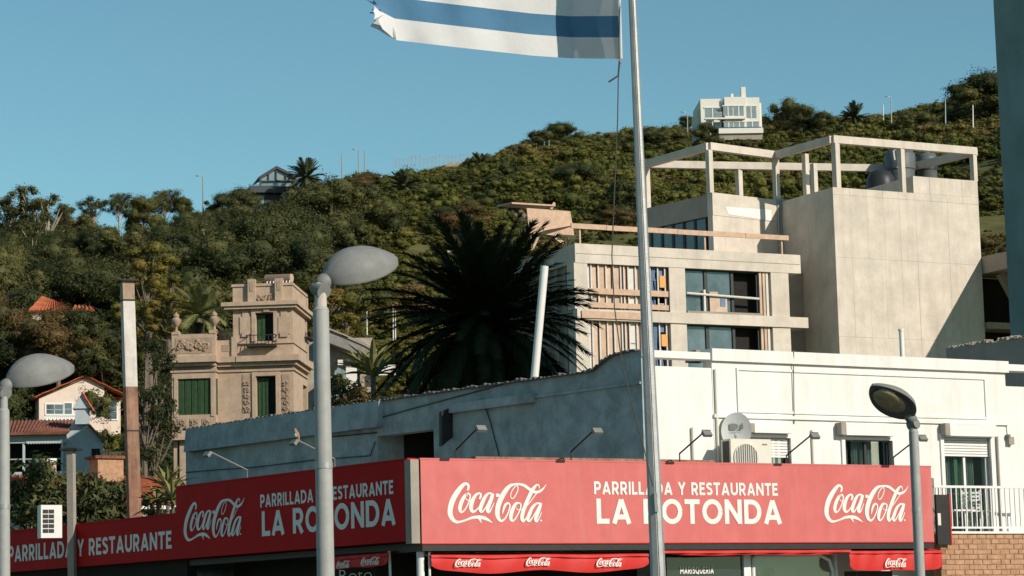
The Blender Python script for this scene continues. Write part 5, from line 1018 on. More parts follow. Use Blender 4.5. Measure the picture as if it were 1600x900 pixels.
# gabled glass house with a palm
GD = hitD(430, 322, 250)
Go = P(407, 310, GD); Gf = Fr(V((Go.x, Go.y, 0)), V((1, .25, 0))); gu = lambda px, py, y=0: Gf.uv(px, py, y)
t = thing('gabled_house', 'dark gabled glass fronted house on the ridge beside a palm', 'house', Gf.p(2, 2, Go.z-3))
g = [gu(407, 294), gu(407, 278), gu(432, 262.5), gu(462, 277), gu(462, 294)]
obj('gable_glass', MB().prism([Gf.p(a, .3, b) for a, b in g], Gf.ey*.1), m_hglass, t)
mb = MB()
for (a, b), (c, d) in zip(g, g[1:]): mb.bar(Gf.p(a, .1, b), Gf.p(c, .1, d), .5, .22)
a, b = gu(407, 283), gu(462, 282); mb.bar(Gf.p(a[0], .1, a[1]), Gf.p(b[0], .1, b[1]), .3, .16)
for px, y0 in ((432, 264), (420, 270), (447, 271)): a, b = gu(px, y0), gu(px, 294 if px == 0 else 283); mb.bar(Gf.p(a[0], .12, a[1]), Gf.p(b[0], .12, b[1]), .2, .12)
obj('gable_frame', mb, m_gwall, t)
obj('roof', MB().prism([Gf.p(g[1][0]-.2, 0, g[1][1]), Gf.p(g[2][0], 0, g[2][1]+.1), Gf.p(g[3][0]+.2, 0, g[3][1]), Gf.p(g[3][0]+.2, 0, g[3][1]+.2), Gf.p(g[2][0], 0, g[2][1]+.32), Gf.p(g[1][0]-.2, 0, g[1][1]+.2)], Gf.ey*6), m_gwall, t)
b = Gf.box(388, 294, 462, 304); obj('terrace_band', MB().fb(Gf, b[0], b[1], -1.6, 5, b[2], b[3]), m_gwall, t); b2 = Gf.box(389, 304, 462, 322); obj('lower_wall', MB().fb(Gf, b2[0], b2[1], -.4, 5, b2[2]-2, b2[3]-.01), m_gwall, t)
b3 = Gf.box(394, 306, 412, 318, -.4); obj('window', MB().fb(Gf, b3[0], b3[1], -.45, -.401, b3[2], b3[3]), m_hglass, t); b3 = Gf.box(441, 302, 465, 325, -1.8); obj('pale_wall', MB().fb(Gf, b3[0], b3[1], -1.9, -1.7, b3[2], b3[3]), m_conc2, t)
b3 = Gf.box(388, 288, 441, 294, -1.5); obj('glass_rail', MB().fb(Gf, b3[0], b3[1], -1.5, -1.46, b3[2], b3[3]), m_clear, t)
# fence on the ridge
t = thing('ridge_fence', 'line of pale fence posts along the ridge', 'fence', P(680, 255, 398)); k = 0; FD = hitD(680, 258, 250)
fp = [(618+6.3*i, 245.5-.3*i+2*math.sin(i), 256-.1*i) for i in range(20)]
for px, y0, y1 in fp: obj('fence_post', MB().bar(P(px, y1+6, FD), P(px+rnd.uniform(-1, 1), y0+rnd.uniform(-1, 1), FD), .09, .09, V((0, 1, 0))), m_rock, t)
obj('fence_wire', MB().tube([P(px, y0+3, FD) for px, y0, y1 in fp], .025, 4), m_galv, t)
a, b = P(698, 256, FD-6), P(742, 254, FD-6); solo('stone_wall', MB().bar(a-V((0, 0, .8)), b-V((0, 0, .8)), .5, 1.9), m_rock, 'low stone retaining wall under the ridge fence', 'wall', a)
# utility poles and masts on the hill
POLES = [(317, 276, 326, 300, 'thin mast on the skyline above the left trees', 1), (534, 240, 268, 365, 'leftmost thin pole of the ridge pole cluster', 0), (560, 234, 268, 365, 'tall ridge pole with small lamp arm left of the fence', 1), (569.5, 235, 266, 366, 'plain ridge pole beside the lamp armed one', 0), (850, 204, 240, 425, 'left pole of a pair on the slope left of the flagpole', 0), (857.5, 206, 240, 425, 'right pole of a pair on the slope left of the flagpole', 0), (1074, 176, 222, 440, 'leaning street lamp pole left of the hilltop house', 1), (1113, 184, 224, 440, 'pale pole standing in front of the hilltop house', 0), (1380, 164, 194, 460, 'shorter white pole on the hill right of the hilltop house', 0), (1392.5, 152, 207, 455, 'tall hill pole with a lamp arm above the concrete tower', 1), (1477, 155, 201, 455, 'pole on the skyline hill above the water tanks', 0), (1520, 164, 207, 450, 'rightmost white pole on the hill', 0), (573, 470, 530, 175, 'slim pole beside the sloping roof edge', 0), (614, 476, 542, 170, 'left white pole behind the palm fronds', 0), (617.5, 484, 542, 171, 'right white pole behind the palm fronds', 0), (25, 452, 482, 200, 'thin pale post among brown trees at the far left', 0)]
for px, y0, y1, D, lab, arm in POLES:
    D = hitD(px, y1, 130)-1.5
    a, b = P(px+.5, y1+8, D), P(px, y0, D); r = .10 if D > 250 else .055
    t = thing('utility_pole', lab, 'pole', a); obj('pole', MB().tube([a, b], [r*1.1, r*.7], 7), m_hill if px in (1380, 1520, 1113, 573, 614, 617.5) else m_galv, t)
    if arm: obj('lamp_arm', MB().bar(b, b+V((-.5, -.1, .1)), .07, .07), m_galv, t); obj('lamp_head', MB().ell(b+V((-.7, -.1, .1)), V((.25, 0, 0)), V((0, .12, 0)), V((0, 0, .08)), 8, 4), m_galv, t)
# ---------------------------------------------------------------- street lamps
def street_lamp(label, px_t, py_t, px_b, D, axis, tilt, L, W, Hh, r0, r1, sleeve, roll=0.0):
    top = P(px_t, py_t, D); bot = Pz(px_b, 900, P(px_b, 900, D).z); bot = P(px_b, 900, D); s = (bot-top)/(top.z-bot.z); base = top+s*top.z
    t = thing('street_lamp', label, 'street lamp', base); sl_z = sleeve
    j = top+(base-top).normalized()*sl_z
    obj('pole', MB().tube([base, j], [r1*1.15, r1], 18), m_pole, t, smooth=True); obj('sleeve', MB().tube([j, top], [r0, r0], 18), m_chim if r0 > .05 else m_pole, t, smooth=True)
    obj('pole_collar', MB().tube([j-V((0, 0, .0)), j+(top-j).normalized()*.03], [r1*1.03, r0*1.05], 18), m_pole, t, smooth=True)
    ax = V((axis[0], axis[1], 0)).normalized(); d = ax*math.cos(tilt)+V((0, 0, math.sin(tilt))); sd = d.cross(V((0, 0, 1))).normalized(); up = sd.cross(d)
    if roll: up, sd = up*math.cos(roll)+sd*math.sin(roll), sd*math.cos(roll)-up*math.sin(roll)
    for zz in (1.9, 3.1): obj('clamp_band', MB().tube([base.lerp(j, zz/j.z), base.lerp(j, (zz+.05)/j.z)], r1*1.12, 18), m_galv, t, smooth=True)
    obj('knuckle', MB().tube([top+V((0, 0, -.06))-sd*.06, top+V((0, 0, -.06))+sd*.06], .07, 14).ell(top+d*.05, d*.1, sd*.075, up*.075, 12, 8), m_head, t, smooth=True)
    o = top+d*.06+V((0, 0, .0))
    nu, nv = 28, 9; vs = []
    def rim(s_):                              # half width along the length, pointed at the tip
        return W/2*(math.sin(math.pi*min(1, s_)**.85))**.62 if 0 < s_ < 1 else .0
    mb = MB(); NS = 22
    for i in range(NS+1):
        s_ = .0+1.0*i/NS; x = L*(s_-.02); hw = max(rim(s_), .012 if i < NS else .006); hh = Hh*max(.06, (math.sin(math.pi*min(1, (s_*.94+.03))**.8))**.75)
        for k in range(nv+1):
            a = math.pi*k/nv; vs.append(o+d*x+sd*(hw*math.cos(a))+up*(hh*math.sin(a)))
    mb.add(vs, [(i*(nv+1)+k, i*(nv+1)+k+1, (i+1)*(nv+1)+k+1, (i+1)*(nv+1)+k) for i in range(NS) for k in range(nv)])
    obj('lamp_shell', mb, m_head, t, smooth=True)
    ring = [vs[i*(nv+1)] for i in range(NS+1)]+[vs[i*(nv+1)+nv] for i in range(NS, -1, -1)]
    obj('seam', MB().tube([vs[i*(nv+1)+nv//2]+up*.002 for i in range(1, NS)], .0035, 5), m_head, t, smooth=True)
    cen = o+d*(L*.5)
    inner = [cen+(p-cen)*.80-up*.012 for p in ring]; n = len(ring); mb = MB(); mb.add([p-up*.012 for p in ring]+inner, [(i, (i+1) % n, n+(i+1) % n, n+i) for i in range(n)]); mb.add(ring+[p-up*.012 for p in ring], [(i, (i+1) % n, n+(i+1) % n, n+i) for i in range(n)]); obj('lamp_rim', mb, m_rim, t)
    c2 = o+d*(L*.53); lens = [c2+d*(L*.33*math.cos(6.283*i/28))+sd*(W*.33*math.sin(6.283*i/28))-up*.016 for i in range(28)]; mb = MB()
    mb.ell(c2-up*.014, d*L*.33, sd*W*.34, up*-.05, 24, 5, True); obj('lens', mb, m_lens, t, smooth=True)
    obj('rim_plate', MB().add([p-up*.013 for p in inner], [tuple(range(n))]), m_rim, t)
    return t
street_lamp('middle street lamp with domed grey head pointing right, in front of the mansion', 500.5, 442, 509, 22.0, (.84, .54), R(17), .77, .47, .235, .052, .070, .24, R(24))
street_lamp('leftmost street lamp with domed grey head at the left edge', 5.5, 603, 6, 27.0, (.82, .57), R(15), .80, .50, .26, .045, .062, .27, R(20))
street_lamp('right street lamp with brown glass underside in front of the white wall', 1426.5, 656, 1437.5, 33.0, (-.78, -.62), R(30), .80, .52, .17, .052, .062, .16, R(14))
# ---------------------------------------------------------------- flagpole and flag
top, bot = P(975, -300, 25.0), P(1028.5, 900, 25.0); s = (bot-top)/(top.z-bot.z); base = top+s*top.z
t = thing('flagpole', 'tall grey steel flagpole in front of the red signboard', 'flagpole', base)
obj('pole', MB().tube([base, P(1028.5, 900, 25), P(988, 0, 25), top], [.082, .074, .038, .03], 8), m_galv, t); obj('weld_seam', MB().tube([P(1031.5, 900, 24.93), P(990, 0, 24.962)], [.009, .006], 5), m_galv, t)
obj('pole_ball', MB().ell(top+V((0, 0, .05)), V((.07, 0, 0)), V((0, .07, 0)), V((0, 0, .07)), 12, 8), m_gold, t, smooth=True)
rp = [(973, -120, 25), (969, 0, 25), (967.5, 60, 24.95), (967.5, 95, 24.9), (966, 125, 24.9), (965, 187, 24.9), (960, 300, 24.9), (956, 400, 24.9), (960, 480, 24.9), (972, 570, 24.9), (992, 650, 24.9), (1006, 700, 24.9), (1020, 760, 24.9)]
obj('halyard_rope', MB().tube([P(*p) for p in rp], .006, 5), m_rope, t); obj('rope_end', MB().tube([P(968, 95, 24.9), P(966, 118, 24.9), P(951, 128, 24.9)], .010, 5), m_rope, t); obj('rope_clip', MB().tube([P(968.5, 92, 24.9), P(970, 99, 24.9), P(967, 101, 24.9), P(968.5, 92, 24.9)], .008, 5), m_galv, t)
obj('cleat', MB().bar(P(1024, 770, 24.92), P(1026, 800, 24.92), .03, .03), m_galv, t)
tf = thing('flag', 'wind blown flag with blue and white stripes and frayed fly end', 'flag', P(969, 0, 25.0))
sh_ = .2195; bp = [(0, 92), (.1, 91.5), (.2, 91), (.35, 87), (.5, 80.5), (.65, 74), (.78, 68), (.9, 62.5), (.97, 53), (1, 43)]
def bot_y(s_):
    for (a, ya_), (b, yb_) in zip(bp, bp[1:]):
        if s_ <= b: return ya_+(yb_-ya_)*(s_-a)/(b-a)
    return bp[-1][1]
def fpt(s_, v):                                # v in stripes from the bottom
    px = 970-392*s_; k = max(0, 1-max(0, (s_-.17))/.06) if s_ > .17 else 1
    sf_ = .185+.022*math.exp(-((v-1.6)/.9)**2)
    d = .56*s_/sf_ if s_ <= sf_ else .56-.7*(s_-sf_)/(1-sf_)
    d += .07*math.sin(s_*17+v*.35)*max(0, s_-.2)+.03*math.sin(s_*31-v*.8)*max(0, s_-.2)
    curl = max(0, (.10-(1-s_))/.10)*max(0, 1-v/1.3) if s_ > .9 else 0
    p = P(px, bot_y(s_), 25.0+d); p += V((0, 0, sh_*v)); p += V((.10*curl, -.16*math.sin(curl*1.9), .06*curl*v)); return p
for k in range(9):
    mb = MB(); n = 70; mrow = 6
    for i in range(n+1):
        s_ = i/n
        for j in range(mrow+1):
            v = k+j/mrow; q = fpt(s_, v)
            if i > n-3: q = q+V((rnd.uniform(-.03, .03)*(i-(n-3)), 0, rnd.uniform(-.012, .012)))
            mb.v.append(tuple(q))
    for i in range(n):
        for j in range(mrow):
            if i >= n-2 and rnd.random() < .35: continue
            if k >= 4 and i < n*.34: continue
            mb.f.append((i*(mrow+1)+j, (i+1)*(mrow+1)+j, (i+1)*(mrow+1)+j+1, i*(mrow+1)+j+1))
    obj('stripe', mb, m_fblue if k % 2 else m_fwhite, tf, smooth=True)
mb = MB(); n = 24
for i in range(n+1):
    for j in range(31): mb.v.append(tuple(fpt(.34*i/n, 4+5*j/30)))
mb.f = [(i*31+j, (i+1)*31+j, (i+1)*31+j+1, i*31+j+1) for i in range(n) for j in range(30)]; obj('canton', mb, m_fwhite, tf, smooth=True)
obj('hoist_tape', MB().tube([fpt(0, v)+V((.004, 0, 0)) for v in range(0, 10)], .014, 6), m_fwhite, tf)
mb = MB(); mb.add([fpt(.17+.055*math.cos(a*.2618), 6.5+1.15*math.sin(a*.2618))+V((-.004, -.012, 0)) for a in range(24)], [tuple(range(24))]); obj('gold_disc', mb, m_gold, tf)
mb = MB(); cu_ = [(578, 41, 25.35), (588, 29, 25.28), (601, 27, 25.10), (611, 36, 24.96), (617, 50, 24.9), (619, 63, 24.88), (606, 56, 25.0), (592, 47, 25.2)]
mb.add([P(*c) for c in cu_]+[P(c[0]+.4, c[1], c[2]+.006) for c in cu_], [tuple(range(8)), tuple(range(15, 7, -1))]); obj('curled_corner', mb, m_fwhite, tf)
mb = MB()
for a, b in (((600, 8), (583, 2)), ((596, 14), (578, 20)), ((592, 22), (582, 14))): mb.tube([P(*a, 24.9), P((a[0]+b[0])/2, (a[1]+b[1])/2+3, 24.9), P(*b, 24.9)], .008, 4)
obj('frayed_threads', mb, m_fblue, tf)
# ---------------------------------------------------------------- vegetation
rg = np.random.default_rng(11)
_bm = bmesh.new(); bmesh.ops.create_icosphere(_bm, subdivisions=2, radius=1); _bm.verts.ensure_lookup_table()
ICO_V = np.array([v.co for v in _bm.verts]); ICO_F = np.array([[v.index for v in f.verts] for f in _bm.faces]); _bm.free()
def leaf_mesh(name, cen, nrm, size, tint, m, asp=1.0, cores=None):
    n = len(cen); r = rg.normal(size=(n, 3)); u = np.cross(nrm, r); u /= np.linalg.norm(u, axis=1)[:, None]+1e-9; v = np.cross(nrm, u); v /= np.linalg.norm(v, axis=1)[:, None]+1e-9
    s = size[:, None]; vs = np.stack([cen-u*s*asp, cen-v*s*.55+nrm*s*.15, cen+u*s*asp, cen+v*s*.55+nrm*s*.15], 1).reshape(-1, 3)
    li = np.arange(n*4, dtype=np.int32); ls = np.arange(0, n*4, 4, dtype=np.int32); lt = np.full(n, 4, dtype=np.int32); sm = np.zeros(n, bool); tn_ = tint
    if cores is not None:                      # leafy inner mass of each clump, lumpy and shaded as one rounded body
        cc_, rr_, tt_, sq = cores; k = len(rr_); nv, nf = len(ICO_V), len(ICO_F)
        dsp = 1+.16*np.sin(ICO_V[None]*rg.uniform(2, 5, (k, 1, 3))+rg.uniform(0, 6.28, (k, 1, 3))).sum(2)/1.6+rg.normal(size=(k, nv))*.05
        cv = np.array(cc_)[:, None, :]+ICO_V[None]*(np.array(rr_)[:, None]*dsp)[:, :, None]*np.array((1, 1, sq)); cf = ICO_F[None]+(np.arange(k)*nv)[:, None, None]+n*4
        vs = np.concatenate([vs, cv.reshape(-1, 3)]); li = np.concatenate([li, cf.ravel().astype(np.int32)]); ls = np.concatenate([ls, n*4+np.arange(0, k*nf*3, 3, dtype=np.int32)]); lt = np.concatenate([lt, np.full(k*nf, 3, np.int32)]); sm = np.concatenate([sm, np.ones(k*nf, bool)]); tn_ = np.concatenate([tint, np.repeat(np.clip(tt_, 0, 1), nf)])
    me = bpy.data.meshes.new(name); me.vertices.add(len(vs)); me.vertices.foreach_set('co', vs.ravel().astype(np.float32)); me.loops.add(len(li)); me.loops.foreach_set('vertex_index', li); me.polygons.add(len(ls)); me.polygons.foreach_set('loop_start', ls); me.polygons.foreach_set('loop_total', lt); me.polygons.foreach_set('use_smooth', sm)
    at = me.attributes.new('tint', 'FLOAT', 'FACE'); at.data.foreach_set('value', tn_.astype(np.float32)); me.materials.append(m); me.update(calc_edges=True); return me
def blob_leaves(cs, rs, n_per, lsz, tb, up=.25, inner=.15, rough=.4):
    """leaves on and inside a set of clumps; cs centres, rs radii"""
    C_, N_, S_, T2 = [], [], [], []
    for c, r, tbv in zip(cs, rs, tb):
        n = max(6, int(n_per*r*r)); d = rg.normal(size=(n, 3)); d /= np.linalg.norm(d, axis=1)[:, None]; rad = r*(rg.uniform(inner, 1.0, n)**.5)*rg.uniform(.7, 1.3, n)*(1+.35*np.sin(d[:, 0]*5+d[:, 2]*7+r*9))
        C_.append(np.array(c)+d*rad[:, None]*np.array((1, 1, .8))); nn = d+rg.normal(size=(n, 3))*rough; nn[:, 2] += up; nn /= np.linalg.norm(nn, axis=1)[:, None]; N_.append(nn)
        S_.append(lsz*rg.uniform(.6, 1.35, n)); T2.append(np.clip(tbv+rg.normal(size=n)*.07, 0, 1))
    return map(np.concatenate, (C_, N_, S_, T2))
def crown_clumps(h, w, n, kind):
    cs, rs = [], []
    for i in range(n):
        if kind == 'tall':
            z = h*(.22+.78*rg.random()); e = w*.5*(.45+.55*math.sin(math.pi*min(1, (z/h-.1)/.95)))
        elif kind == 'umbrella':
            z = h*(.60+.38*rg.random()); e = w*.5*(.6+.4*rg.random())
        else:
            z = h*(.25+.70*rg.random()); tt = (z/h-.25)/.72; e = w*.5*math.sqrt(max(.08, 1-(tt*1.6-.65)**2))
        a = rg.uniform(0, 6.283); q = e*math.sqrt(rg.random()); cs.append((q*math.cos(a), q*math.sin(a), z)); rs.append(rg.choice([.08, .12, .16, .22], p=[.25, .35, .25, .15] if kind != 'umbrella' else [.1, .2, .4, .3])*rg.uniform(.9, 1.15)*w*(.8 if kind != 'round' else 1))
    return cs, rs
def tree_proto(name, h, w, n, kind, leafm, barkm, lsz, dens, tint=.5, tv=.22):
    cs, rs = crown_clumps(h, w, n, kind); tb = np.clip(tint+rg.normal(size=n)*tv, 0, 1)
    solid = kind == 'round' or name in ('yellow_tree', 'brown_tree'); me = leaf_mesh(name+'_crown', *blob_leaves(cs, rs, dens*(1.5 if solid else 1.3), lsz*.6, tb, .25, .55 if solid else .05), leafm, 1.3, (cs, np.array(rs)*.78, tb, .85) if solid else None)
    mb = MB(); lean = rg.uniform(-.06, .06)*h; mb.tube([(0, 0, -1.5), (lean*.3, 0, h*.3), (lean, 0, h*.6), (lean*1.2, 0, h*.88)], [h*.03, h*.024, h*.015, h*.005], 7)
    for c, r in list(zip(cs, rs))[::2]:
        z0 = max(h*.18, c[2]*.62-.2); s = z0/h; mb.tube([(lean*s, 0, z0), (c[0]*.5+lean*s*.5, c[1]*.5, z0+(c[2]-z0)*.45), c], [h*.011, h*.007, h*.003], 5)
    mt = bpy.data.meshes.new(name+'_trunk'); mt.from_pydata(mb.v, [], mb.f); mt.materials.append(barkm); mt.update(); return me, mt
TREES = {
 'dark0': tree_proto('dark_tree', 9, 7.5, 32, 'round', l_dark, m_bark, 0.177, 384), 'dark1': tree_proto('dark_tree', 9, 6.5, 30, 'round', l_dark, m_bark, 0.177, 384, .45), 'dark2': tree_proto('dark_tree', 9, 8.5, 37, 'round', l_dark, m_bark, 0.184, 320, .55),
 'olive0': tree_proto('olive_tree', 10, 7, 35, 'round', l_olive, m_barkp, 0.17, 384), 'olive1': tree_proto('olive_tree', 10, 6, 32, 'tall', l_olive, m_barkp, 0.163, 416), 'olive2': tree_proto('olive_tree', 9, 8, 35, 'round', l_olive, m_bark, 0.177, 352, .6),
 'gum0': tree_proto('gum_tree', 10, 6.5, 36, 'umbrella', l_olive, m_barkp, 0.163, 320, .55), 'gum1': tree_proto('gum_tree', 10, 5.0, 30, 'umbrella', l_olive, m_barkp, 0.163, 304, .6), 'gum2': tree_proto('gum_tree', 12, 6.0, 40, 'tall', l_olive, m_barkp, 0.17, 520, .6),
 'gold0': tree_proto('yellow_tree', 10, 5.0, 60, 'tall', l_gold, m_bark, 0.136, 528, .45), 'brown0': tree_proto('brown_tree', 8, 7.5, 32, 'round', l_brown, m_bark, 0.163, 384, .4),
 'cyp0': tree_proto('dark_tree', 10, 3.4, 32, 'tall', l_dark, m_bark, 0.122, 672, .3, .1)}
def place_tree(key, x, y, z, h, wscale, label, group=None, name='tree', rz=None):
    me, mt = TREES[key]; s = h/max(v.co.z for v in me.vertices) if False else h/{'dark0':9,'dark1':9,'dark2':9,'olive0':10,'olive1':10,'olive2':9,'gum0':10,'gum1':10,'gum2':12,'gold0':10,'brown0':8,'cyp0':10}[key]
    o = bpy.data.objects.new(name, None); C.objects.link(o); o.location = (x, y, z); o.rotation_euler = (0, 0, rg.uniform(0, 6.283) if rz is None else rz); o.scale = (s*wscale, s*wscale, s); tag(o, label, 'tree', group)
    for n_, m_ in (('crown', me), ('trunk', mt)): c = bpy.data.objects.new(n_, m_); C.objects.link(c); c.parent = o
    return o
def tree_px(key, px, py_top, D, h, ws, label, group=None, name='tree', sink=None):
    top = P(px, py_top, D); return place_tree(key, top.x, top.y, top.z-h, h, ws, label, group, name)
# skyline trees at the left, one by one
for a in [('gum2', 16, 300, 292, 9.5, 1.3, 'slender feathery tree at the far left of the skyline'), ('gum2', 54, 294, 288, 10, 1.3, 'tallest feathery gum tree of the left skyline'), ('gum2', 76, 312, 285, 9, 1.25, 'feathery gum tree just right of the tallest one on the left skyline'), ('olive1', 4, 326, 294, 8, 1.1, 'leafy olive tree at the left frame edge under the feathery skyline trees'), ('gum2', 38, 316, 290, 8.5, 1.3, 'feathery tree between the two tallest on the left skyline'), ('olive1', 88, 332, 292, 7, 1.2, 'leafy olive tree below the feathery trees on the left skyline'), ('olive2', 122, 334, 298, 5.5, 1.2, 'low olive tree on the skyline left of the small crowned one'), ('olive1', 60, 340, 280, 8, 1.3, 'broad olive tree in front of the left skyline trees'), ('gum1', 103, 322, 296, 5.0, .9, 'small sparse tree with bare twigs on the left skyline'),
          ('gum1', 146, 309, 300, 5.5, 1.25, 'small crowned tree with visible trunk, left of a pair on the skyline'), ('gum0', 186, 303, 300, 5.5, .9, 'flat crowned tree with visible trunk, right of a pair on the skyline'), ('olive0', 224, 312, 302, 7, 1.0, 'rounded tree on the skyline left of the broad crowned one'), ('gum0', 258, 298, 304, 6, 1.05, 'broad crowned tree standing out on the left skyline'),
          ('dark1', 290, 311, 304, 5, 1.0, 'low dark tree on the skyline just left of the thin mast'), ('dark0', 345, 304, 312, 5, 1.2, 'rounded dark tree on the skyline between the mast and the gabled house'), ('dark2', 372, 300, 316, 5, 1.1, 'dark tree touching the gabled house on its left'), ('gold0', 232, 388, 150, 7.5, 1.15, 'yellow green tree lit by the sun beside the whitewashed chimney'), ('gold0', 262, 432, 146, 4.6, 1.25, 'lower yellow green tree left of the mansion'),
          ('brown0', 2, 455, 175, 7.5, .8, 'reddish brown tree at the left edge below the dark woods'), ('brown0', 92, 486, 171, 5.2, 1.15, 'reddish tree in front of the orange roof'), ('brown0', 12, 520, 180, 6.0, 1.0, 'brown tree behind the leftmost street lamp'), ('olive0', 14, 392, 200, 8, .7, 'rounded olive tree below the left skyline'),
          ('cyp0', 222, 532, 112, 8, .9, 'narrow dark ivy clad tree left of the mansion'), ('cyp0', 238, 552, 113, 8, .9, 'second narrow dark tree close to the mansion wall'), ('dark0', 172, 520, 176, 6, 1.0, 'dark tree above the cream house ridge'), ('dark1', 138, 488, 172, 5.5, 1.0, 'dark tree right of the orange hipped roof'),
          ('gold0', 505, 430, 170, 6.0, 1.5, 'yellow green tree behind the middle street lamp'), ('olive1', 440, 372, 215, 9, 1.2, 'tall olive tree above the mansion tower'), ('olive2', 540, 395, 180, 6.5, 1.1, 'olive tree under the middle lamp head')]:
    tree_px(*a)
# the wood: more than can be told apart, still one object each
for a in range(150):
    for _ in range(40):
        px = rg.uniform(-170, 590); D = rg.uniform(172, 306)
        x, y = P(px, 400, D).x, D; u = x/y; Dc, _z = crest(u)
        if D > Dc-3: continue
        if px > 395 and D > 250 and px < 520: continue
        if px > 430 and rg.random() < (px-430)/190: continue
        break
    key = rg.choice(['dark0', 'dark1', 'dark2', 'olive0', 'olive1', 'olive2', 'dark0', 'dark2', 'olive2'])
    h = rg.uniform(5.5, 9.5)*(1.0 if D < 270 else .72)
    z_ = ground_z(x, y)-.6; tpy = proj((x, y, z_+h*1.03))[1]; lim = sil(px)+rg.uniform(4, 30)
    if 25 < px < 170 and D < 187: lim = max(lim, 520)
    if 365 < px < 478: lim = max(lim, 322+rg.uniform(0, 18))
    if tpy < lim: h -= (lim-tpy)/4000*D
    if h < 2.5: continue
    place_tree(key, x, y, z_, h, rg.uniform(.85, 1.15), 'evergreen tree in the dense wood on the left hillside', 'wood on the left hillside')
# far ridge trees
for a in [('dark2', 1535, 122, 480, 8, 1.5, 'large rounded tree on the skyline at the far right'), ('dark2', 1500, 143, 480, 4, 1.2, 'small tree left of the large skyline tree at the far right'), ('olive2', 1225, 158, 462, 7, 1.0, 'bushy tree beside the right wall of the hilltop house'), ('olive0', 1255, 168, 458, 6, 1.0, 'olive tree right of the hilltop house, lower than its neighbour'), ('dark0', 1105, 194, 441, 4.0, 1.2, 'small green tree below the left corner of the hilltop house'), ('olive2', 1045, 205, 440, 4, 1.6, 'brownish tree below the low garden wall'), ('dark1', 1075, 182, 470, 3.6, 1.3, 'small dark tree left of the hilltop house'), ('brown0', 1210, 180, 455, 4, 1.0, 'brownish bush tree right of the hilltop terrace'), ('dark1', 838, 205, 432, 5, 1.4, 'rounded tree on the ridge left of the flagpole'), ('dark2', 880, 196, 440, 4.5, 1.4, 'dark tree on the ridge near the rope'), ('brown0', 728, 322, 440, 4.5, 1.5, 'reddish brown shrubby tree on the slope above the palm'), ('dark0', 693, 326, 440, 4.0, 1.4, 'dark shrubby tree left of the reddish one on the slope'), ('dark1', 985, 285, 440, 6, 1.2, 'dark tree on the slope just left of the flagpole'), ('dark2', 905, 262, 440, 4.5, 1.5, 'dark spreading tree on the upper slope left of the rope'), ('dark0', 600, 318, 440, 6, 1.2, 'dark tree on the slope above the middle lamp head'), ('brown0', 575, 272, 440, 4, 1.5, 'brownish tree just below the ridge poles'), ('brown0', 965, 330, 440, 3.5, 1.6, 'low brown tree on the slope above the timber rail'), ('dark2', 1005, 205, 440, 4, 1.5, 'dark tree on the ridge just right of the flagpole'), ('olive2', 1430, 175, 440, 5, 1.3, 'olive tree on the slope above the water tanks'), ('dark1', 1290, 178, 440, 5, 1.3, 'dark tree on the skyline between house and lamp armed pole'), ('brown0', 1548, 375, 300, 4, 1.3, 'yellow brown bush tree seen between tower and tall building')]:
    a = list(a); a[3] = min(a[3], hitD(a[1], a[2]+a[4]*8)); tree_px(*a)
# scrub covering the hill (uncountable)
def scrub_points(n):
    out = []
    while len(out) < n:
        px = rg.uniform(-120, 1720); D = 165+(520-165)*rg.random()**.75; x = P(px, 400, D).x; Dc, _ = crest(x/D)
        if D > Dc+14: continue
        if px < 380 and rg.random() < .6: continue
        if px > 1020 and D < 250 and rg.random() < .9: continue
        if 1085 < px < 1197 and D > WD-5: continue
        if 380 < px < 468 and GD-26 < D < GD+10: continue
        if 610 < px < 750 and FD-10 < D < FD+4 and rg.random() < .75: continue
        if 1010 < px < 1080 and _d-6 < D < _d+2: continue
        out.append((x, D, ground_z(x, D), px))
    return out
cs, rs, tb = [], [], []
for x, y, z, px in scrub_points(4200):
    patch = .5+.30*math.sin(x*.13+y*.041)+.25*math.sin(x*.05-y*.09+1.3)+.2*math.sin(x*.31+y*.17)
    if patch < .14 and rg.random() < .75: continue                 # grassy clearings
    r = rg.choice([.4, .6, .85, 1.15, 1.7], p=[.32, .33, .21, .11, .03])
    base_t = np.clip(.16+.30*patch+rg.normal()*.19+(.12 if y > 380 else 0), 0, .95)
    tpy = proj((x, y, z+r*1.7))[1]; lim = sil(px)+rg.uniform(-2, 5)
    if tpy < lim: z -= (lim-tpy)/4000*y
    for k in range(1 if r < .6 else (2 if r < 1 else 4)): cs.append((x+rg.normal()*r*.5, y+rg.normal()*r*.5, z+r*rg.uniform(.25, .75))); rs.append((r if r < 1 else r*.72)*rg.uniform(.6, 1.05)); tb.append(np.clip(base_t+rg.normal()*.06, 0, 1))
cc, nn_, ss, t_ = blob_leaves(cs, rs, 88, .115, tb, .3, .45, .6)
o = bpy.data.objects.new('hillside_scrub', leaf_mesh('hillside_scrub', cc, nn_, ss, t_, l_scrub, 1.2, (cs, np.array(rs)*.66, tb, .75))); C.objects.link(o); tag(o, 'dense green and brown scrub covering the hillside', 'scrub', None, 'stuff')
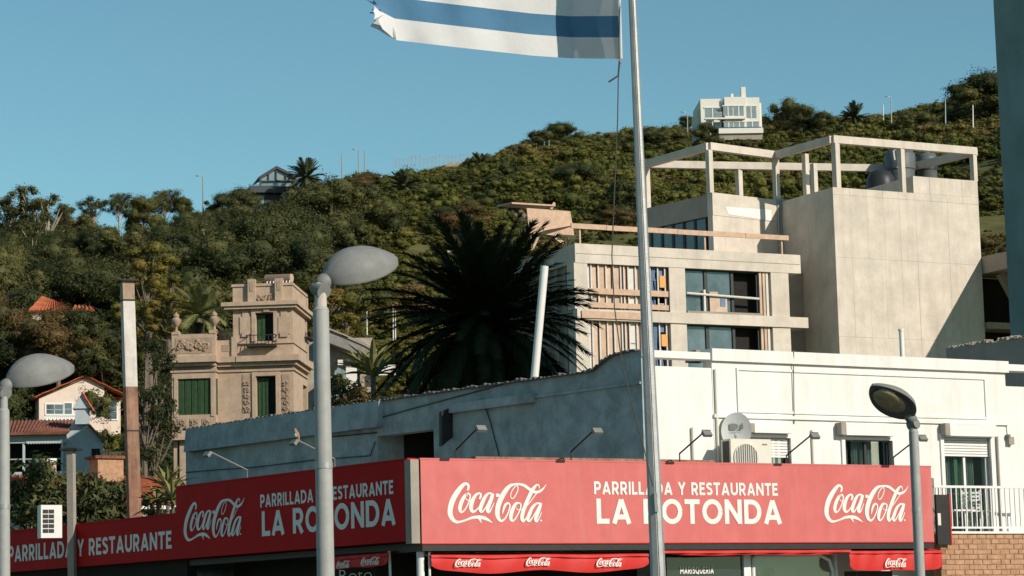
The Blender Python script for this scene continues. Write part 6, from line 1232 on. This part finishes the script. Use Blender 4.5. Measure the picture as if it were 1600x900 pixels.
# larger shrubs: six shapes scattered as instances over the same slope (uncountable)
SHC = bpy.data.collections.new('shrub_shapes')
def shrub_proto(k, tint):
    n = 15; cs, rs = [], []
    for i in range(n):
        a = rg.uniform(0, 6.283); q = 1.25*math.sqrt(rg.random()); cs.append((q*math.cos(a), q*math.sin(a), rg.uniform(.15, 1.0)*(1.75-.75*q))); rs.append(rg.choice([.28, .4, .55]))
    tb = np.clip(tint+rg.normal(size=n)*.12, 0, 1)
    me = leaf_mesh('shrub_shape', *blob_leaves(cs, rs, 620, .075, tb, .3, .35, .6), l_scrub, 1.3, (cs, np.array(rs)*.72, tb, .85))
    o = bpy.data.objects.new('shrub_shape_%d' % k, me); SHC.objects.link(o)
for k, tn in enumerate((.26, .35, .42, .50, .60, .80)): shrub_proto(k, tn)
pts, scl, rot, pick = [], [], [], []
for x, y, z, px in scrub_points(13500):
    patch = .5+.30*math.sin(x*.13+y*.041)+.25*math.sin(x*.05-y*.09+1.3)+.2*math.sin(x*.31+y*.17)
    sc_ = rg.choice([.3, .45, .65, .9, 1.4], p=[.25, .33, .26, .12, .04])*(.75+.5*abs(math.sin(x*.09+y*.06)))
    if patch < .05: sc_ *= .6
    tpy = proj((x, y, z+sc_*2.0))[1]; lim = sil(px)+rg.uniform(-4, 5)
    if tpy < lim: z -= min((lim-tpy)/4000*y, sc_*1.2)
    pts.append((x, y, z-.1)); scl.append((sc_*rg.uniform(.85, 1.2), sc_*rg.uniform(.85, 1.2), sc_*rg.uniform(.55, .9))); rot.append((0, 0, rg.uniform(0, 6.283)))
    pick.append(int(np.clip(round((patch-.5)*3.6+2.3+rg.normal()*.9+(1.3 if z > 62 else -.2)), 0, 5)))
me = bpy.data.meshes.new('hillside_shrubs'); me.from_pydata(pts, [], [])
for nm, tp, val, key in (('sc', 'FLOAT_VECTOR', np.array(scl).ravel(), 'vector'), ('rz', 'FLOAT_VECTOR', np.array(rot).ravel(), 'vector'), ('pick', 'INT', np.array(pick), 'value')):
    at = me.attributes.new(nm, tp, 'POINT'); at.data.foreach_set(key, val)
o = bpy.data.objects.new('hillside_shrubs', me); C.objects.link(o); tag(o, 'rounded green and brown shrubs crowding the hillside', 'shrubs', None, 'stuff')
ng = bpy.data.node_groups.new('scatter_shrubs', 'GeometryNodeTree'); ng.interface.new_socket('Geometry', in_out='INPUT', socket_type='NodeSocketGeometry'); ng.interface.new_socket('Geometry', in_out='OUTPUT', socket_type='NodeSocketGeometry')
gi = ng.nodes.new('NodeGroupInput'); go = ng.nodes.new('NodeGroupOutput'); ip = ng.nodes.new('GeometryNodeInstanceOnPoints'); ci = ng.nodes.new('GeometryNodeCollectionInfo'); ci.inputs['Collection'].default_value = SHC; ci.inputs['Separate Children'].default_value = True; ci.inputs['Reset Children'].default_value = True
def na(nm, tp): a = ng.nodes.new('GeometryNodeInputNamedAttribute'); a.data_type = tp; a.inputs['Name'].default_value = nm; return a.outputs['Attribute']
lk = ng.links.new; lk(gi.outputs[0], ip.inputs['Points']); lk(ci.outputs[0], ip.inputs['Instance']); ip.inputs['Pick Instance'].default_value = True
lk(na('pick', 'INT'), ip.inputs['Instance Index']); lk(na('sc', 'FLOAT_VECTOR'), ip.inputs['Scale'])
er = ng.nodes.new('FunctionNodeEulerToRotation'); lk(na('rz', 'FLOAT_VECTOR'), er.inputs[0]); lk(er.outputs[0], ip.inputs['Rotation']); lk(ip.outputs[0], go.inputs[0])
md = o.modifiers.new('scatter', 'NODES'); md.node_group = ng
# undergrowth on the near slope between houses
cs, rs, tb = [], [], []
while len(cs) < 1500:
    px = rg.uniform(-60, 980); D = rg.uniform(70, 172); x = P(px, 400, D).x; pz = ground_z(x, D)
    if 262 < px < 500 and 117 < D < 128: continue
    if px > 640 and D > 90: continue
    if px < 200 and 122 < D: continue
    if px < 310 and 96 < D < 106: continue
    cs.append((x, D, pz+rg.uniform(.1, .7))); rs.append(rg.uniform(.5, 1.0)); tb.append(rg.uniform(.1, .55))
cc, nn_, ss, t_ = blob_leaves(cs, rs, 100, .17, tb, .3)
o = bpy.data.objects.new('undergrowth', leaf_mesh('undergrowth', cc, nn_, ss, t_, l_dark, 1.0)); C.objects.link(o); tag(o, 'dark green undergrowth between the houses and the sign', 'undergrowth', None, 'stuff')
# garden bushes near the lower sign and by the mansion
def bush(label, px, py_top, D, w_, h_, m, lsz=.07, n=16, dens=520, tint=.4, stem=True):
    tp = P(px, py_top, D); o = V((tp.x, tp.y, tp.z-h_)); t = thing('bush', label, 'bush', o)
    cs = [(rg.normal()*w_*.22, rg.normal()*w_*.2, h_*rg.uniform(.2, .92)) for _ in range(n)]; rs = [w_*rg.uniform(.13, .26) for _ in range(n)]
    me = leaf_mesh('foliage', *blob_leaves(cs, rs, dens, lsz, np.clip(tint+rg.normal(size=n)*.18, 0, 1)), m, 1.5); c = bpy.data.objects.new('foliage', me); C.objects.link(c); c.parent = t
    mb = MB()
    for c_ in cs[:9]: mb.tube([o+V((0, 0, -.5)), o+V(c_)*.55+V((0, 0, .1)), o+V(c_)+V((rg.normal()*.1, 0, h_*.16))], [.03, .018, .006], 5)
    obj('stems', mb, m_bark, t)
bush('leafy bush at the left behind the lower sign and lamp post', 45, 712, 60, 1.7, 2.0, l_bush, n=30, tint=.45); bush('leafy bush right of the short concrete post', 150, 738, 60.5, 1.6, 1.7, l_bush, n=28, tint=.4); bush('low bush between the chimney and concrete post', 180, 752, 61, 1.2, 1.4, l_bush, n=22, tint=.3); bush('dark bush behind the small air conditioner', 100, 752, 62, 1.5, 1.5, l_bush, n=24, tint=.25)
bush('green bush behind the middle lamp post above the blue wall', 540, 588, 103, 2.2, 2.4, l_dark, .1, 16, 380, .5); bush('brownish bush next to the yellow agave', 566, 604, 101, 1.8, 1.8, l_brown, .09, 14, 380, .3)
bush('bare twiggy shrub against the pink wing of the cream house', 165, 655, 126, 1.6, 3.6, l_brown, .12, 9, 60, .1)
bush('dry yellowish shrub in front of the low house', 62, 735, 66, .9, 1.3, l_gold, .06, 12, 420, .6)
# palms and agaves -------------------------------------------------
def frond_mesh(name, L, droop, m, nl=44, ll=.5, wdt=.035, rise=.0, mrib=None, dens2=2):
    mb = MB(); pts = []; n = 12
    for i in range(n+1): s = i/n; pts.append(V((L*(s-.12*s*s), 0, L*(rise*s-droop*s*s))))
    mb.tube(pts, [.05*(1-.85*i/n)*max(.4, L/3.5) for i in range(n+1)], 4)
    for i in range(nl):
        s = .10+.90*i/nl; k = min(int(s*n), n-1); a = pts[k].lerp(pts[k+1], s*n-k); d = (pts[min(k+1, n)]-pts[k]).normalized(); l = ll*(.45+.9*math.sin(math.pi*min(1, s*.9+.08)))*rnd.uniform(.85, 1.15)
        for sd in (-1, 1):
            for q in range(dens2):
                e = (d*rnd.uniform(.8, 1.15)+V((0, sd*rnd.uniform(.4, .7), rnd.uniform(-.2, .25)))).normalized(); b = a+e*l; c = d*wdt
                mb.add([a-c, a+c, b+V((0, 0, -.12*l))], [(0, 1, 2)])
    me = bpy.data.meshes.new(name); me.from_pydata([tuple(v) for v in mb.v], [], mb.f); me.materials.append(m); me.update(); return me
def palm(label, base, crown_c, L, m, nf, tr, name='palm_tree', ll=.5, bark=None, lowest=-.9, wdt=.035, boss=1.0):
    t = thing(name, label, 'palm tree', base)
    obj('trunk', MB().tube([V(base)-V((0, 0, 1)), V(base).lerp(crown_c, .5), crown_c], [tr*1.15, tr, tr*1.25], 12), bark or m_palmt, t, smooth=True)
    fm = [frond_mesh('frond', L, d, m, ll=ll, rise=r_, wdt=wdt) for d, r_ in ((.18, .05), (.34, .1), (.5, .15))]
    for i in range(nf):
        f_ = (i+.5)/nf; el = 1.38-(1.38-lowest)*f_**.9+rnd.uniform(-.12, .12); az = i*2.39996+rnd.uniform(-.2, .2)
        s = rnd.uniform(.86, 1.08)
        m4 = Matrix.Translation(V(crown_c)-V(base)+V((0, 0, rnd.uniform(-.2, .25)*boss))) @ Matrix.Rotation(az, 4, 'Z') @ Matrix.Rotation(-el, 4, 'Y') @ Matrix.Rotation(rnd.uniform(-.3, .3), 4, 'X') @ Matrix.Scale(s, 4)
        inst('frond', fm[0 if el > .9 else (1 if el > .1 else 2)], t, m4)
    return t
cc_ = P(758, 514, 78); palm('large dark date palm with drooping fronds behind the blue wall', V((cc_.x, cc_.y, ground_z(cc_.x, 78))), cc_, 3.95, m_palm, 215, .45, ll=.46, lowest=-1.05, wdt=.05)
c = P(478, 279, GD-3); palm('palm tree beside the gabled house on the ridge', V((c.x, c.y, c.z-5)), c, 3.2, m_hpalm, 70, .35, ll=.6, wdt=.07, lowest=-.9)
c = P(312, 496, 132); palm('small palm behind the mansion balustrade', V((c.x, c.y, c.z-4)), c, 1.9, m_agave, 34, .22, ll=.4, lowest=-.4)
c = P(1335, 186, hitD(1335, 204)); palm('low palm on the hill right of the hilltop house', V((c.x, c.y, c.z-3)), c, 2.7, m_hpalm, 40, .3, ll=.55, wdt=.07, lowest=-.4)
c = P(630, 292, hitD(630, 310)); palm('low palm in the scrub below the ridge poles', V((c.x, c.y, c.z-3)), c, 2.2, m_hpalm, 34, .3, ll=.5, wdt=.07, lowest=-.3)
c = P(752, 258, hitD(752, 268)); palm('low palm in the scrub right of the ridge fence', V((c.x, c.y, c.z-3)), c, 2.2, m_hpalm, 30, .3, ll=.5, wdt=.07, lowest=-.3)
def agave(label, px, py, D, L, n, m, up=.6):
    c = P(px, py, D); t = thing('agave', label, 'plant', c); mb = MB(); k = 6
    vs = []
    for i in range(k+1): s = i/k; x = L*(s-.1*s*s); z = -.22*L*s*s; w_ = L*.075*(math.sin(math.pi*(s*.82+.16)))**.8 if i < k else .004; vs += [V((x, -w_, z+w_*.5)), V((x, 0, z)), V((x, w_, z+w_*.5))]
    me = bpy.data.meshes.new('leaf'); me.from_pydata([tuple(v) for v in vs], [], [(i*3+j, i*3+j+1, i*3+j+4, i*3+j+3) for i in range(k) for j in range(2)]); me.materials.append(m)
    for i in range(n): el = 1.35-1.25*(i/n)**.9*up*1.5; inst('leaf', me, t, Matrix.Rotation(i*2.4, 4, 'Z') @ Matrix.Rotation(-el, 4, 'Y') @ Matrix.Scale(rnd.uniform(.8, 1.1), 4))
    obj('stem', MB().tube([c-V((0, 0, L*.9)), c+V((0, 0, .05))], [L*.05, L*.06], 8), m_bark, t)
agave('yellow green agave in front of the white house by the palm', 583, 588, 104, 1.8, 26, m_agave); agave('smaller agave left of the yellow one', 560, 576, 106, 1.1, 18, m_agave)
agave('spiky yucca between the chimney and the blue wall', 262, 765, 58, .8, 26, m_agave, .8); agave('leafy yucca against the side signboard end', 270, 782, 57, .7, 26, m_agave, .8); bush('low bush under the yuccas right of the chimney', 240, 768, 59, 1.1, 1.2, l_bush, n=20, tint=.35)
agave('lower spiky yucca beside the side signboard top', 246, 786, 57.5, .55, 20, m_agave, .8)
